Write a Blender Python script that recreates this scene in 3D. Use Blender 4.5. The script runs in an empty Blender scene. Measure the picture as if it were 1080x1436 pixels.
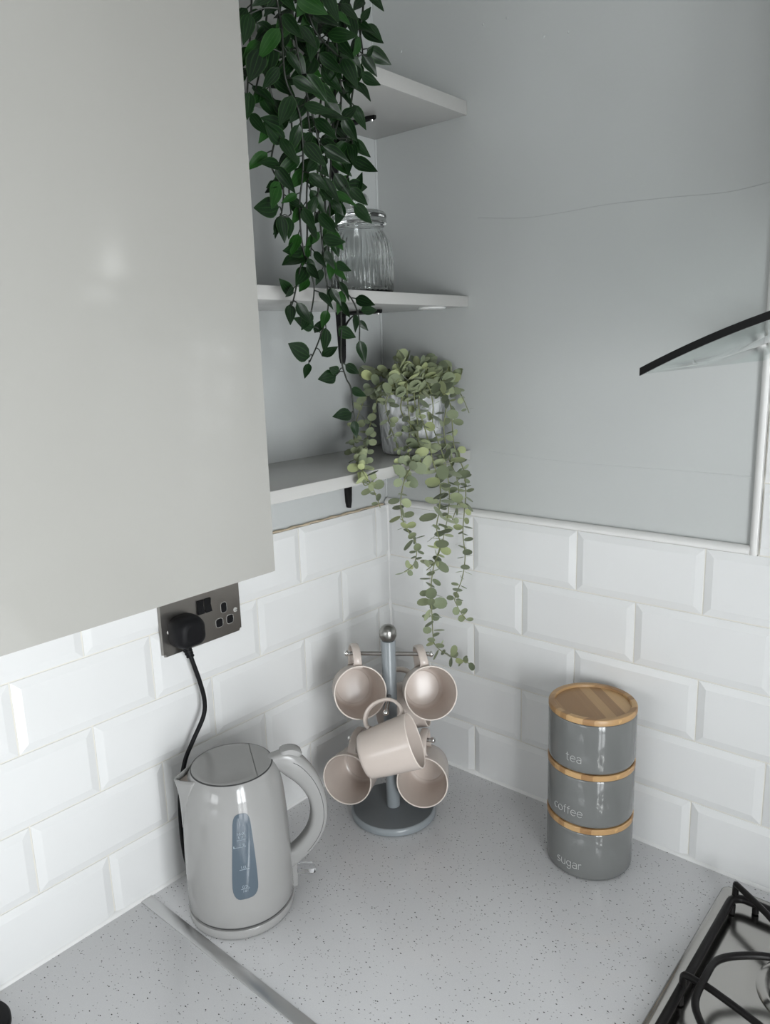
import bpy, bmesh, math, random
from math import sin, cos, pi, radians, sqrt, atan2
from mathutils import Vector, Matrix

random.seed(7)
scene = bpy.context.scene
COL = scene.collection
V = Vector

# ------------------------------------------------------------------ materials
def new_mat(name):
    m = bpy.data.materials.new(name); m.use_nodes = True
    nt = m.node_tree
    return m, nt, nt.nodes['Principled BSDF'], nt.nodes, nt.links

def pmat(name, col, rough=0.5, metal=0.0, bump=0.0, bscale=200.0, var=0.0, vscale=20.0, coat=0.0, stretch=None, spec=0.5, ior=1.5):
    m, nt, b, N, L = new_mat(name)
    b.inputs['Base Color'].default_value = (*col, 1)
    b.inputs['Roughness'].default_value = rough
    b.inputs['Metallic'].default_value = metal
    b.inputs['Coat Weight'].default_value = coat
    b.inputs['Coat Roughness'].default_value = 0.05
    b.inputs['Specular IOR Level'].default_value = spec
    b.inputs['IOR'].default_value = ior
    tc = N.new('ShaderNodeTexCoord')
    src = tc.outputs['Object']
    if stretch:
        mp = N.new('ShaderNodeMapping'); mp.inputs['Scale'].default_value = stretch
        L.new(src, mp.inputs['Vector']); src = mp.outputs['Vector']
    if var > 0:
        n = N.new('ShaderNodeTexNoise'); n.inputs['Scale'].default_value = vscale; n.inputs['Detail'].default_value = 4
        L.new(src, n.inputs['Vector'])
        r = N.new('ShaderNodeMapRange'); r.inputs['To Min'].default_value = 1 - var; r.inputs['To Max'].default_value = 1 + var
        L.new(n.outputs['Fac'], r.inputs['Value'])
        mx = N.new('ShaderNodeVectorMath'); mx.operation = 'SCALE'
        mx.inputs[0].default_value = col
        L.new(r.outputs['Result'], mx.inputs['Scale'])
        L.new(mx.outputs['Vector'], b.inputs['Base Color'])
    if bump > 0:
        n2 = N.new('ShaderNodeTexNoise'); n2.inputs['Scale'].default_value = bscale; n2.inputs['Detail'].default_value = 3
        L.new(src, n2.inputs['Vector'])
        bp = N.new('ShaderNodeBump'); bp.inputs['Strength'].default_value = bump; bp.inputs['Distance'].default_value = 0.002
        L.new(n2.outputs['Fac'], bp.inputs['Height']); L.new(bp.outputs['Normal'], b.inputs['Normal'])
    return m

def glass_mat(name, col=(1, 1, 1), rough=0.0, ior=1.45):
    m, nt, b, N, L = new_mat(name)
    b.inputs['Base Color'].default_value = (*col, 1)
    b.inputs['Roughness'].default_value = rough
    b.inputs['Transmission Weight'].default_value = 1.0
    b.inputs['IOR'].default_value = ior
    return m

def island_mat(name, ramp, rough, bump=0.0, sub=0.0, sheen=0.0, veins=False):
    """leaf material: every leaf of the strand takes its own colour from the ramp"""
    m, nt, b, N, L = new_mat(name)
    g = N.new('ShaderNodeNewGeometry')
    r = N.new('ShaderNodeValToRGB')
    els = r.color_ramp.elements
    els[0].position = ramp[0][0]; els[0].color = (*ramp[0][1], 1)
    els[1].position = ramp[-1][0]; els[1].color = (*ramp[-1][1], 1)
    for p, c in ramp[1:-1]:
        e = els.new(p); e.color = (*c, 1)
    L.new(g.outputs['Random Per Island'], r.inputs['Fac'])
    out = r.outputs['Color']
    if veins:
        uv = N.new('ShaderNodeUVMap'); uv.uv_map = 'UVMap'
        w = N.new('ShaderNodeSeparateXYZ'); L.new(uv.outputs['UV'], w.inputs['Vector'])
        # pale lines that run along the blade: midrib and two side veins, faint pale rim
        a = N.new('ShaderNodeMath'); a.operation = 'ABSOLUTE'; L.new(w.outputs['X'], a.inputs[0])
        cr = N.new('ShaderNodeValToRGB'); e = cr.color_ramp.elements
        e[0].position = 0.0; e[0].color = (.5, .5, .5, 1); e[1].position = 1.0; e[1].color = (.55, .55, .55, 1)
        for p, c in ((0.05, 0.0), (0.38, 0.0), (0.45, 0.32), (0.53, 0.0), (0.86, 0.0)):
            q = e.new(p); q.color = (c, c, c, 1)
        L.new(a.outputs[0], cr.inputs['Fac'])
        mx = N.new('ShaderNodeMix'); mx.data_type = 'RGBA'
        L.new(cr.outputs['Color'], mx.inputs['Factor']); L.new(out, mx.inputs['A'])
        mx.inputs['B'].default_value = (0.05, 0.13, 0.03, 1)
        out = mx.outputs['Result']
    L.new(out, b.inputs['Base Color'])
    b.inputs['Roughness'].default_value = rough
    b.inputs['Sheen Weight'].default_value = sheen
    b.inputs['Specular IOR Level'].default_value = 0.3
    return m

M = {}
M['paint_left'] = pmat('paint_left', (0.525, 0.543, 0.540), 0.38, bump=0.25, bscale=55, var=0.025, vscale=9)
M['paint_right'] = pmat('paint_right', (0.512, 0.529, 0.520), 0.42, bump=0.25, bscale=55, var=0.03, vscale=7)
M['plaster'] = pmat('plaster', (0.66, 0.66, 0.65), 0.8, bump=0.1, bscale=60)
M['tile'] = pmat('tile_glaze', (0.75, 0.755, 0.752), 0.09, bump=0.035, bscale=25, var=0.012, vscale=14)
M['grout'] = pmat('grout', (0.74, 0.72, 0.66), 0.85, bump=0.3, bscale=500, var=0.07, vscale=30)
M['sealant'] = pmat('sealant', (0.78, 0.78, 0.77), 0.35, var=0.04, vscale=40)
M['trim'] = pmat('trim_glaze', (0.78, 0.775, 0.76), 0.22, var=0.03, vscale=30)
M['floor'] = pmat('floor_vinyl', (0.16, 0.15, 0.14), 0.5, var=0.15, vscale=6)
M['cab'] = pmat('cabinet_gloss', (0.362, 0.357, 0.333), 0.11, bump=0.05, bscale=10, var=0.01, vscale=5)
M['carcass'] = pmat('cabinet_carcass', (0.62, 0.61, 0.58), 0.45)
M['shelf'] = pmat('shelf_board', (0.50, 0.495, 0.478), 0.22, bump=0.02, bscale=30, var=0.02, vscale=20)
M['black'] = pmat('black_plastic', (0.008, 0.008, 0.009), 0.5, bump=0.02, bscale=900, spec=0.15)
M['black_metal'] = pmat('black_metal', (0.008, 0.008, 0.008), 0.5, bump=0.05, bscale=500, spec=0.15)
M['steel'] = pmat('brushed_steel', (0.46, 0.455, 0.44), 0.30, metal=1.0, bump=0.06, bscale=180, stretch=(1, 0.04, 1))
M['socket'] = pmat('socket_plate', (0.33, 0.315, 0.295), 0.30, metal=1.0, bump=0.05, bscale=240, stretch=(1, 1, 0.04))
M['chrome'] = pmat('chrome', (0.72, 0.71, 0.70), 0.13, metal=1.0)
M['ball'] = pmat('brushed_ball', (0.33, 0.325, 0.31), 0.30, metal=1.0, bump=0.12, bscale=260, stretch=(1, 1, 0.05))
M['rod'] = pmat('rod_steel', (0.42, 0.40, 0.38), 0.25, metal=1.0)
M['strip'] = pmat('aluminium_strip', (0.60, 0.60, 0.60), 0.30, metal=1.0, bump=0.05, bscale=200, stretch=(0.03, 1, 1))
M['kettle'] = pmat('kettle_plastic', (0.315, 0.313, 0.306), 0.11, bump=0.01, bscale=20)
M['kettle_lid'] = pmat('kettle_lid_plastic', (0.285, 0.283, 0.276), 0.22)
M['kettle_handle'] = pmat('kettle_handle_plastic', (0.305, 0.303, 0.296), 0.24)
M['seam'] = pmat('dark_seam', (0.05, 0.05, 0.05), 0.6)
M['gauge'] = pmat('gauge_window', (0.088, 0.115, 0.142), 0.10)
M['mark'] = pmat('gauge_print', (0.36, 0.42, 0.47), 0.5)
M['filter'] = pmat('spout_filter', (0.27, 0.235, 0.205), 0.6, bump=0.4, bscale=700)
M['clear'] = glass_mat('clear_plastic', (0.97, 0.98, 1.0), 0.03, 1.45)
M['mug'] = pmat('stoneware', (0.60, 0.525, 0.475), 0.22, var=0.02, vscale=60)
M['mug_edge'] = pmat('stoneware_rim', (0.74, 0.66, 0.60), 0.25)
M['tree_grey'] = pmat('tree_lacquer', (0.255, 0.28, 0.295), 0.28)
M['tree_top'] = pmat('tree_base_top', (0.15, 0.163, 0.172), 0.30)
M['canister'] = pmat('canister_glaze', (0.165, 0.17, 0.166), 0.10)
M['letter'] = pmat('letter_print', (0.50, 0.50, 0.49), 0.45)
M['jar'] = glass_mat('jar_glass', (0.975, 0.99, 0.985), 0.03, 1.45)
M['pot'] = pmat('embossed_pot', (0.74, 0.75, 0.77), 0.16)
M['soil'] = pmat('soil', (0.03, 0.025, 0.02), 0.9, bump=0.8, bscale=150)
M['terracotta'] = pmat('plain_pot', (0.60, 0.60, 0.58), 0.4)
def sheet_glass(name, col):
    """thin clear sheet: passes light straight through and mirrors by Fresnel"""
    m, nt, b, N, L = new_mat(name)
    N.remove(b)
    t = N.new('ShaderNodeBsdfTransparent'); t.inputs['Color'].default_value = (*col, 1)
    g = N.new('ShaderNodeBsdfGlossy'); g.inputs['Roughness'].default_value = 0.0
    ge = N.new('ShaderNodeNewGeometry'); dt = N.new('ShaderNodeVectorMath'); dt.operation = 'DOT_PRODUCT'
    L.new(ge.outputs['Incoming'], dt.inputs[0]); L.new(ge.outputs['Normal'], dt.inputs[1])
    def mth(op, a, b_=None, k=None):
        q = N.new('ShaderNodeMath'); q.operation = op
        L.new(a, q.inputs[0])
        if k is not None: q.inputs[1].default_value = k
        return q
    ab = mth('ABSOLUTE', dt.outputs['Value']); om = N.new('ShaderNodeMath'); om.operation = 'SUBTRACT'; om.inputs[0].default_value = 1.0; L.new(ab.outputs[0], om.inputs[1])
    pw = mth('POWER', om.outputs[0], k=5.0); ml = mth('MULTIPLY', pw.outputs[0], k=0.96); f = mth('ADD', ml.outputs[0], k=0.04)
    x = N.new('ShaderNodeMixShader')
    L.new(f.outputs[0], x.inputs['Fac']); L.new(t.outputs[0], x.inputs[1]); L.new(g.outputs[0], x.inputs[2])
    L.new(x.outputs[0], N['Material Output'].inputs['Surface'])
    return m
M['hood_glass'] = sheet_glass('hood_glass', (0.93, 0.955, 0.95))
M['edge_black'] = pmat('black_edge', (0.004, 0.004, 0.004), 0.3, spec=0.15)
M['iron'] = pmat('cast_iron', (0.009, 0.008, 0.008), 0.38, bump=0.12, bscale=500, spec=0.22)
M['hob'] = pmat('hob_steel', (0.45, 0.44, 0.42), 0.17, metal=1.0, bump=0.03, bscale=160, stretch=(0.04, 1, 1))
M['door_white'] = pmat('upvc', (0.80, 0.80, 0.80), 0.35)
M['crack'] = pmat('crack_line', (0.42, 0.43, 0.43), 0.8)
M['grime'] = pmat('stained_sealant', (0.50, 0.42, 0.31), 0.7, var=0.45, vscale=45)
M['satin'] = pmat('satin_rim', (0.50, 0.49, 0.47), 0.35)
M['sticker'] = pmat('white_disc', (0.85, 0.85, 0.84), 0.3)
M['stem_dark'] = pmat('vine_stem', (0.012, 0.016, 0.01), 0.5)
M['stem_sage'] = pmat('eucalyptus_stem', (0.20, 0.22, 0.10), 0.6)
M['vine_leaf'] = island_mat('vine_leaf', [(0.0, (0.002, 0.010, 0.003)), (0.6, (0.005, 0.021, 0.005)), (0.85, (0.013, 0.060, 0.008)), (1.0, (0.065, 0.19, 0.014))], 0.38, veins=True)
M['sage_leaf'] = island_mat('sage_leaf', [(0.0, (0.17, 0.205, 0.125)), (0.45, (0.26, 0.30, 0.18)), (0.85, (0.34, 0.385, 0.22)), (1.0, (0.42, 0.47, 0.22))], 0.55, sheen=0.2)

# engraved leaf pattern on the white pot
def pot_pattern():
    m = M['pot']; nt = m.node_tree; N, L = nt.nodes, nt.links; b = N['Principled BSDF']
    tc = N.new('ShaderNodeTexCoord')
    v = N.new('ShaderNodeTexVoronoi'); v.feature = 'DISTANCE_TO_EDGE'; v.inputs['Scale'].default_value = 60
    mp = N.new('ShaderNodeMapping'); mp.inputs['Scale'].default_value = (1, 1, 0.55); mp.inputs['Rotation'].default_value = (0.3, 0.4, 0)
    w = N.new('ShaderNodeTexWave'); w.inputs['Scale'].default_value = 25; w.inputs['Distortion'].default_value = 14; w.inputs['Detail'].default_value = 1
    L.new(tc.outputs['Object'], mp.inputs['Vector']); L.new(mp.outputs['Vector'], v.inputs['Vector']); L.new(mp.outputs['Vector'], w.inputs['Vector'])
    mm = N.new('ShaderNodeMath'); mm.operation = 'MULTIPLY_ADD'; mm.inputs[1].default_value = 9
    L.new(v.outputs['Distance'], mm.inputs[0]); L.new(w.outputs['Fac'], mm.inputs[2])
    bp = N.new('ShaderNodeBump'); bp.inputs['Strength'].default_value = 0.45; bp.inputs['Distance'].default_value = 0.002
    L.new(mm.outputs[0], bp.inputs['Height']); L.new(bp.outputs['Normal'], b.inputs['Normal'])
pot_pattern()

def worktop_mat():
    """pale grey quartz laminate with small dark and light flecks"""
    m, nt, b, N, L = new_mat('speckled_worktop')
    tc = N.new('ShaderNodeTexCoord')
    col = None
    def flecks(scale, thr, seed, density):
        mp = N.new('ShaderNodeMapping'); mp.inputs['Location'].default_value = (seed, seed * .7, seed * .3)
        mp.inputs['Rotation'].default_value = (0, 0, seed); mp.inputs['Scale'].default_value = (1, 1.5, 1)
        L.new(tc.outputs['Object'], mp.inputs['Vector'])
        v = N.new('ShaderNodeTexVoronoi'); v.inputs['Scale'].default_value = scale; v.inputs['Randomness'].default_value = 1
        v.voronoi_dimensions = '2D'
        L.new(mp.outputs['Vector'], v.inputs['Vector'])
        lt = N.new('ShaderNodeMath'); lt.operation = 'LESS_THAN'; lt.inputs[1].default_value = thr
        L.new(v.outputs['Distance'], lt.inputs[0])
        s = N.new('ShaderNodeSeparateColor'); L.new(v.outputs['Color'], s.inputs['Color'])
        gt = N.new('ShaderNodeMath'); gt.operation = 'LESS_THAN'; gt.inputs[1].default_value = density
        L.new(s.outputs['Red'], gt.inputs[0])
        mu = N.new('ShaderNodeMath'); mu.operation = 'MULTIPLY'
        L.new(lt.outputs[0], mu.inputs[0]); L.new(gt.outputs[0], mu.inputs[1])
        return mu.outputs[0]
    base = N.new('ShaderNodeTexNoise'); base.inputs['Scale'].default_value = 900; base.inputs['Detail'].default_value = 2
    L.new(tc.outputs['Object'], base.inputs['Vector'])
    cr = N.new('ShaderNodeValToRGB'); e = cr.color_ramp.elements
    e[0].position = .3; e[0].color = (0.655, 0.655, 0.665, 1); e[1].position = .75; e[1].color = (0.715, 0.715, 0.725, 1)
    L.new(base.outputs['Fac'], cr.inputs['Fac'])
    out = cr.outputs['Color']
    for scale, thr, seed, dens, c in ((300, 0.25, 1.3, 0.05, (0.33, 0.33, 0.33)), (170, 0.15, 2.1, 0.075, (0.14, 0.14, 0.14)),
                                      (95, 0.11, 3.7, 0.11, (0.06, 0.06, 0.06)), (260, 0.25, 5.2, 0.06, (0.70, 0.70, 0.70))):
        f = flecks(scale, thr, seed, dens)
        mx = N.new('ShaderNodeMix'); mx.data_type = 'RGBA'
        L.new(f, mx.inputs['Factor']); L.new(out, mx.inputs['A']); mx.inputs['B'].default_value = (*c, 1)
        out = mx.outputs['Result']
    L.new(out, b.inputs['Base Color'])
    b.inputs['Roughness'].default_value = 0.10
    n2 = N.new('ShaderNodeTexNoise'); n2.inputs['Scale'].default_value = 30
    L.new(tc.outputs['Object'], n2.inputs['Vector'])
    bp = N.new('ShaderNodeBump'); bp.inputs['Strength'].default_value = 0.02; bp.inputs['Distance'].default_value = 0.002
    L.new(n2.outputs['Fac'], bp.inputs['Height']); L.new(bp.outputs['Normal'], b.inputs['Normal'])
    return m
M['worktop'] = worktop_mat()

def bamboo_mat(name, strip, ang):
    """bamboo laminate: strips of slightly different tone with fine grain"""
    m, nt, b, N, L = new_mat(name)
    tc = N.new('ShaderNodeTexCoord')
    mp = N.new('ShaderNodeMapping'); mp.inputs['Rotation'].default_value = (0, 0, ang)
    L.new(tc.outputs['Object'], mp.inputs['Vector'])
    sx = N.new('ShaderNodeSeparateXYZ'); L.new(mp.outputs['Vector'], sx.inputs['Vector'])
    d = N.new('ShaderNodeMath'); d.operation = 'MULTIPLY'; d.inputs[1].default_value = 1 / strip; L.new(sx.outputs['X'], d.inputs[0])
    fl = N.new('ShaderNodeMath'); fl.operation = 'FLOOR'; L.new(d.outputs[0], fl.inputs[0])
    wn = N.new('ShaderNodeTexWhiteNoise'); wn.noise_dimensions = '1D'; L.new(fl.outputs[0], wn.inputs['W'])
    m2 = N.new('ShaderNodeMapping'); m2.inputs['Scale'].default_value = (260, 9, 60); L.new(mp.outputs['Vector'], m2.inputs['Vector'])
    gn = N.new('ShaderNodeTexNoise'); gn.inputs['Scale'].default_value = 1; gn.inputs['Detail'].default_value = 3; L.new(m2.outputs['Vector'], gn.inputs['Vector'])
    ad = N.new('ShaderNodeMath'); ad.operation = 'MULTIPLY_ADD'; ad.inputs[1].default_value = 0.3
    sb = N.new('ShaderNodeMath'); sb.operation = 'SUBTRACT'; sb.inputs[1].default_value = 0.5; L.new(gn.outputs['Fac'], sb.inputs[0])
    L.new(sb.outputs[0], ad.inputs[0]); L.new(wn.outputs['Value'], ad.inputs[2])
    cr = N.new('ShaderNodeValToRGB'); e = cr.color_ramp.elements
    e[0].position = 0.1; e[0].color = (0.33, 0.185, 0.078, 1); e[1].position = .9; e[1].color = (0.58, 0.37, 0.175, 1)
    L.new(ad.outputs[0], cr.inputs['Fac']); L.new(cr.outputs['Color'], b.inputs['Base Color'])
    b.inputs['Roughness'].default_value = 0.38
    return m
M['bamboo'] = bamboo_mat('bamboo_rim', 0.011, 0.5)
M['bamboo_panel'] = bamboo_mat('bamboo_panel', 0.0165, radians(-49))

# ------------------------------------------------------------------ mesh helpers
class MB:
    """collects vertices and faces; build() links them as one mesh object"""
    def __init__(s): s.v = []; s.f = []; s.uv = {}
    def add(s, vs, fs, uvs=None):
        o = len(s.v); s.v += [V(p) for p in vs]
        if uvs:
            for i, u in enumerate(uvs): s.uv[o + i] = u
        s.f += [tuple(o + i for i in f) for f in fs]
        return s
    def box(s, x0, x1, y0, y1, z0, z1):
        p = [(x, y, z) for z in (z0, z1) for y in (y0, y1) for x in (x0, x1)]
        return s.add(p, [(0, 2, 3, 1), (4, 5, 7, 6), (0, 1, 5, 4), (2, 6, 7, 3), (0, 4, 6, 2), (1, 3, 7, 5)])
    def bbox(s, x0, x1, y0, y1, z0, z1, w=0.002, seg=2):
        bm = bmesh.new(); bmesh.ops.create_cube(bm, size=1)
        for v in bm.verts:
            v.co = V(((x0 + x1) / 2 + v.co.x * (x1 - x0), (y0 + y1) / 2 + v.co.y * (y1 - y0), (z0 + z1) / 2 + v.co.z * (z1 - z0)))
        bmesh.ops.bevel(bm, geom=bm.edges[:], offset=w, segments=seg, profile=0.5, affect='EDGES')
        return s.bm(bm)
    def bm(s, bm, mtx=None):
        bm.verts.ensure_lookup_table(); bm.verts.index_update()
        vs = [(mtx @ v.co if mtx else v.co.copy()) for v in bm.verts]
        fs = [tuple(v.index for v in f.verts) for f in bm.faces]
        bm.free(); return s.add(vs, fs)
    def tube(s, pts, r, seg=10, caps=True, sx=1.0, up=None, closed=False):
        pts = [V(p) for p in pts]; n = len(pts)
        rs = r if isinstance(r, (list, tuple)) else [r] * n
        tang = []
        for i in range(n):
            a = pts[(i - 1) % n] if (i > 0 or closed) else pts[i]
            b = pts[(i + 1) % n] if (i < n - 1 or closed) else pts[i]
            t = (b - a); tang.append(t.normalized() if t.length > 1e-9 else V((0, 0, 1)))
        nrm = V(up) if up else (V((0, 0, 1)) if abs(tang[0].z) < .9 else V((1, 0, 0)))
        nrm = (nrm - tang[0] * nrm.dot(tang[0])).normalized()
        vs = []; 
        for i in range(n):
            nrm = (nrm - tang[i] * nrm.dot(tang[i])).normalized()
            bi = tang[i].cross(nrm)
            for k in range(seg):
                a = 2 * pi * k / seg
                vs.append(pts[i] + nrm * (rs[i] * cos(a)) + bi * (rs[i] * sx * sin(a)))
        fs = []
        for i in range(n if closed else n - 1):
            j = (i + 1) % n
            for k in range(seg):
                q = (k + 1) % seg
                fs.append((i * seg + k, i * seg + q, j * seg + q, j * seg + k))
        if caps and not closed:
            fs.append(tuple(range(seg - 1, -1, -1))); fs.append(tuple((n - 1) * seg + k for k in range(seg)))
        return s.add(vs, fs)
    def lathe(s, prof, seg=64, c=(0, 0, 0), mod=None, mtx=None):
        """revolve (r, z) pairs about z; r = 0 closes to a pole"""
        c = V(c); vs = []; rings = []
        for (r, z) in prof:
            if r < 1e-7:
                rings.append([len(vs)]); vs.append(V((0, 0, z)))
            else:
                ring = []
                for k in range(seg):
                    a = 2 * pi * k / seg
                    rr = mod(r, z, a) if mod else r
                    ring.append(len(vs)); vs.append(V((rr * cos(a), rr * sin(a), z)))
                rings.append(ring)
        fs = []
        for A, B in zip(rings, rings[1:]):
            for k in range(seg):
                q = (k + 1) % seg
                if len(A) == 1 and len(B) == 1: continue
                if len(A) == 1: fs.append((A[0], B[q], B[k]))
                elif len(B) == 1: fs.append((A[k], A[q], B[0]))
                else: fs.append((A[k], A[q], B[q], B[k]))
        vs = [(mtx @ p if mtx else p) + c for p in vs]
        return s.add(vs, fs)
    def sphere(s, c, r, seg=20):
        n = seg // 2
        return s.lathe([(r * sin(pi * i / n) if 0 < i < n else 0, -r * cos(pi * i / n)) for i in range(n + 1)], seg, c)
    def grid(s, P, flip=False):
        h = len(P); w = len(P[0]); vs = [p for row in P for p in row]
        fs = [(i * w + j, i * w + j + 1, (i + 1) * w + j + 1, (i + 1) * w + j) for i in range(h - 1) for j in range(w - 1)]
        if flip: fs = [f[::-1] for f in fs]
        return s.add(vs, fs)
    def build(s, name, mat, parent=None, smooth=35, origin=None, normals=True):
        me = bpy.data.meshes.new(name)
        if parent is not None and origin is None:
            inv = WORLD.get(parent.name, Matrix()).inverted(); vs = [inv @ p for p in s.v]
        else:
            og = V(origin) if origin is not None else V((0, 0, 0)); vs = [p - og for p in s.v]
        me.from_pydata([tuple(p) for p in vs], [], s.f)
        if s.uv:
            uvl = me.uv_layers.new(name='UVMap')
            for lp in me.loops: uvl.data[lp.index].uv = s.uv.get(lp.vertex_index, (0, 0))
        if normals:
            b = bmesh.new(); b.from_mesh(me); bmesh.ops.recalc_face_normals(b, faces=b.faces[:]); b.to_mesh(me); b.free()
        if smooth:
            me.polygons.foreach_set('use_smooth', [True] * len(me.polygons))
            me.set_sharp_from_angle(angle=radians(smooth))
        me.materials.append(mat); me.update()
        o = bpy.data.objects.new(name, me); COL.objects.link(o)
        if parent is not None:
            o.parent = parent; WORLD[o.name] = WORLD.get(parent.name, Matrix())
        else:
            if origin is not None: o.location = origin
            WORLD[o.name] = Matrix.Translation(V(origin)) if origin is not None else Matrix()
        return o
WORLD = {}

def tag(o, label, cat, group=None, kind=None):
    o['label'] = label; o['category'] = cat
    if group: o['group'] = group
    if kind: o['kind'] = kind
    return o
def thing(name, label, cat, loc=(0, 0, 0), group=None, mtx=None):
    o = bpy.data.objects.new(name, None); COL.objects.link(o)
    o.empty_display_size = 0.02
    m = mtx if mtx is not None else Matrix.Translation(V(loc))
    o.matrix_world = m; WORLD[o.name] = m.copy()
    return tag(o, label, cat, group)
def structure(o): o['kind'] = 'structure'; return o
def kids(o): return [c for c in COL.objects if c.parent == o]
def dup(root, mtx, label):
    """copy of a thing with copies of its parts and sub-parts (mesh data shared)"""
    r = root.copy(); COL.objects.link(r); r.matrix_world = mtx; r['label'] = label
    for ch in kids(root):
        c = ch.copy(); COL.objects.link(c); c.parent = r
        for g in kids(ch):
            d = g.copy(); COL.objects.link(d); d.parent = c
    return r
def smooth_path(pts, n=6):
    """Catmull-Rom through the points"""
    P = [V(p) for p in pts]; out = []
    for i in range(len(P) - 1):
        a = P[max(i - 1, 0)]; b = P[i]; c = P[i + 1]; d = P[min(i + 2, len(P) - 1)]
        for k in range(n):
            t = k / n
            out.append(0.5 * ((2 * b) + (c - a) * t + (2 * a - 5 * b + 4 * c - d) * t * t + (3 * b - a - 3 * c + d) * t ** 3))
    out.append(P[-1]); return out
# ------------------------------------------------------------------ the room
XW, YR, ZC, ZT = 1.55, -4.2, 2.42, 0.90           # window wall, rear wall, ceiling, worktop height
L0 = 1.4071                                        # top of the tiled band
PT = -0.003                                        # plane of the painted plaster

structure(MB().box(-0.1, XW + .1, YR - .1, 0.1, -0.1, 0.0).build('floor', M['floor'], smooth=0))
structure(MB().box(-0.1, XW + .1, YR - .1, 0.1, ZC, ZC + 0.1).build('ceiling', M['plaster'], smooth=0))
wl = structure(MB().box(-0.1, PT, YR - .1, 0.1, 0, ZC).build('wall_left', M['paint_left'], smooth=0))
wr = structure(MB().box(PT, XW + .1, -PT, 0.1, 0, ZC).build('wall_right', M['paint_right'], smooth=0))
WX0, WX1, WZ0, WZ1 = 0.15, 1.35, 1.0, 2.05         # unseen rear window, added to let fill light onto the right wall
w = MB(); w.box(PT, WX0, YR - .1, YR, 0, ZC); w.box(WX1, XW + .1, YR - .1, YR, 0, ZC); w.box(WX0, WX1, YR - .1, YR, 0, WZ0); w.box(WX0, WX1, YR - .1, YR, WZ1, ZC)
structure(w.build('wall_rear', M['plaster'], smooth=0))
w = MB()
for a, b in ((WX0, WX0 + .06), (WX1 - .06, WX1), ((WX0 + WX1) / 2 - .025, (WX0 + WX1) / 2 + .025)): w.box(a, b, YR - .08, YR - .02, WZ0, WZ1)
w.box(WX0, WX1, YR - .08, YR - .02, WZ0, WZ0 + .06); w.box(WX0, WX1, YR - .08, YR - .02, WZ1 - .06, WZ1)
structure(w.build('fill_window_1', M['door_white'], smooth=0))
# wall with the glazed back door that lights the room
DY0, DY1, DZ1 = -1.40, -0.74, 1.84
w = MB(); w.box(XW, XW + .1, YR, DY0, 0, ZC); w.box(XW, XW + .1, DY1, -PT, 0, ZC); w.box(XW, XW + .1, DY0, DY1, DZ1, ZC)
structure(w.build('wall_window', M['plaster'], smooth=0))
d = MB()
d.box(XW + .02, XW + .08, DY0, DY0 + .07, 0.01, DZ1); d.box(XW + .02, XW + .08, DY1 - .07, DY1, 0.01, DZ1)
d.box(XW + .02, XW + .08, DY0, DY1, 0.01, .16); d.box(XW + .02, XW + .08, DY0, DY1, DZ1 - .09, DZ1)
d.box(XW + .02, XW + .08, DY0, DY1, 1.02, 1.07); ym = (DY0 + DY1) / 2
d.box(XW + .03, XW + .07, ym - .025, ym + .025, 0.01, DZ1)
structure(d.build('door_1', M['door_white'], smooth=0))

# ---- bevelled tiles
P, H, G = 0.202, 0.1018, 0.0011
def tile(mb, o, u, n, s0, s1, z0, z1, cut0=False, cut1=False, cutt=False, cutb=False):
    """one bevelled tile on the wall plane through o; s along u, normal n"""
    B, h0, h1 = 0.0115, 0.0022, 0.0052
    e0 = s0 + (0 if cut0 else G); e1 = s1 - (0 if cut1 else G); f0 = z0 + (0 if cutb else G); f1 = z1 - (0 if cutt else G)
    i0 = e0 + (0.001 if cut0 else B); i1 = e1 - (0.001 if cut1 else B); j0 = f0 + (0.001 if cutb else B); j1 = f1 - (0.001 if cutt else B)
    if i1 <= i0: i0 = i1 = (e0 + e1) / 2
    q = lambda s, z, h: V(o) + V(u) * s + V((0, 0, z)) + V(n) * h
    vs = [q(e0, f0, -.002), q(e1, f0, -.002), q(e1, f1, -.002), q(e0, f1, -.002), q(e0, f0, h0), q(e1, f0, h0), q(e1, f1, h0), q(e0, f1, h0),
          q(i0, j0, h1), q(i1, j0, h1), q(i1, j1, h1), q(i0, j1, h1)]
    fs = [(0, 1, 5, 4), (1, 2, 6, 5), (2, 3, 7, 6), (3, 0, 4, 7), (4, 5, 9, 8), (5, 6, 10, 9), (6, 7, 11, 10), (7, 4, 8, 11), (8, 9, 10, 11)]
    mb.add(vs, fs)
def course(mb, o, u, n, off, smin, smax, ztop, zbot, cutb=False, cutt=False):
    s = off - P
    while s < smax:
        a, b = max(s, smin), min(s + P, smax)
        if b - a > 0.006:
            tile(mb, o, u, n, a, b, zbot, ztop, a > s + 1e-6, b < s + P - 1e-6, cutt, cutb)
        s += P
mb = MB(); a0 = 0.0371
for r in range(5):
    off = a0 + (0 if r % 2 == 0 else P / 2)
    course(mb, (0, 0, 0), (0, -1, 0), (1, 0, 0), off - (P if off > P else 0), 0.0015, 2.2, L0 - r * H, (L0 - (r + 1) * H) if r < 4 else ZT + .001, cutb=(r == 4))
tl = mb.build('tiling', M['tile'], wl, smooth=0)
MB().box(PT, 0.0012, -2.2, 0, ZT, L0 - .001).build('grout', M['grout'], wl, smooth=0)
mb = MB(); b0 = 0.2044; XV = 0.6785
for r in range(5):
    off = b0 + (0 if r % 2 == 0 else P / 2) - P
    course(mb, (0, 0, 0), (1, 0, 0), (0, -1, 0), off, 0.0015, XW, L0 - r * H, (L0 - (r + 1) * H) if r < 4 else ZT + .001, cutb=(r == 4))
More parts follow.
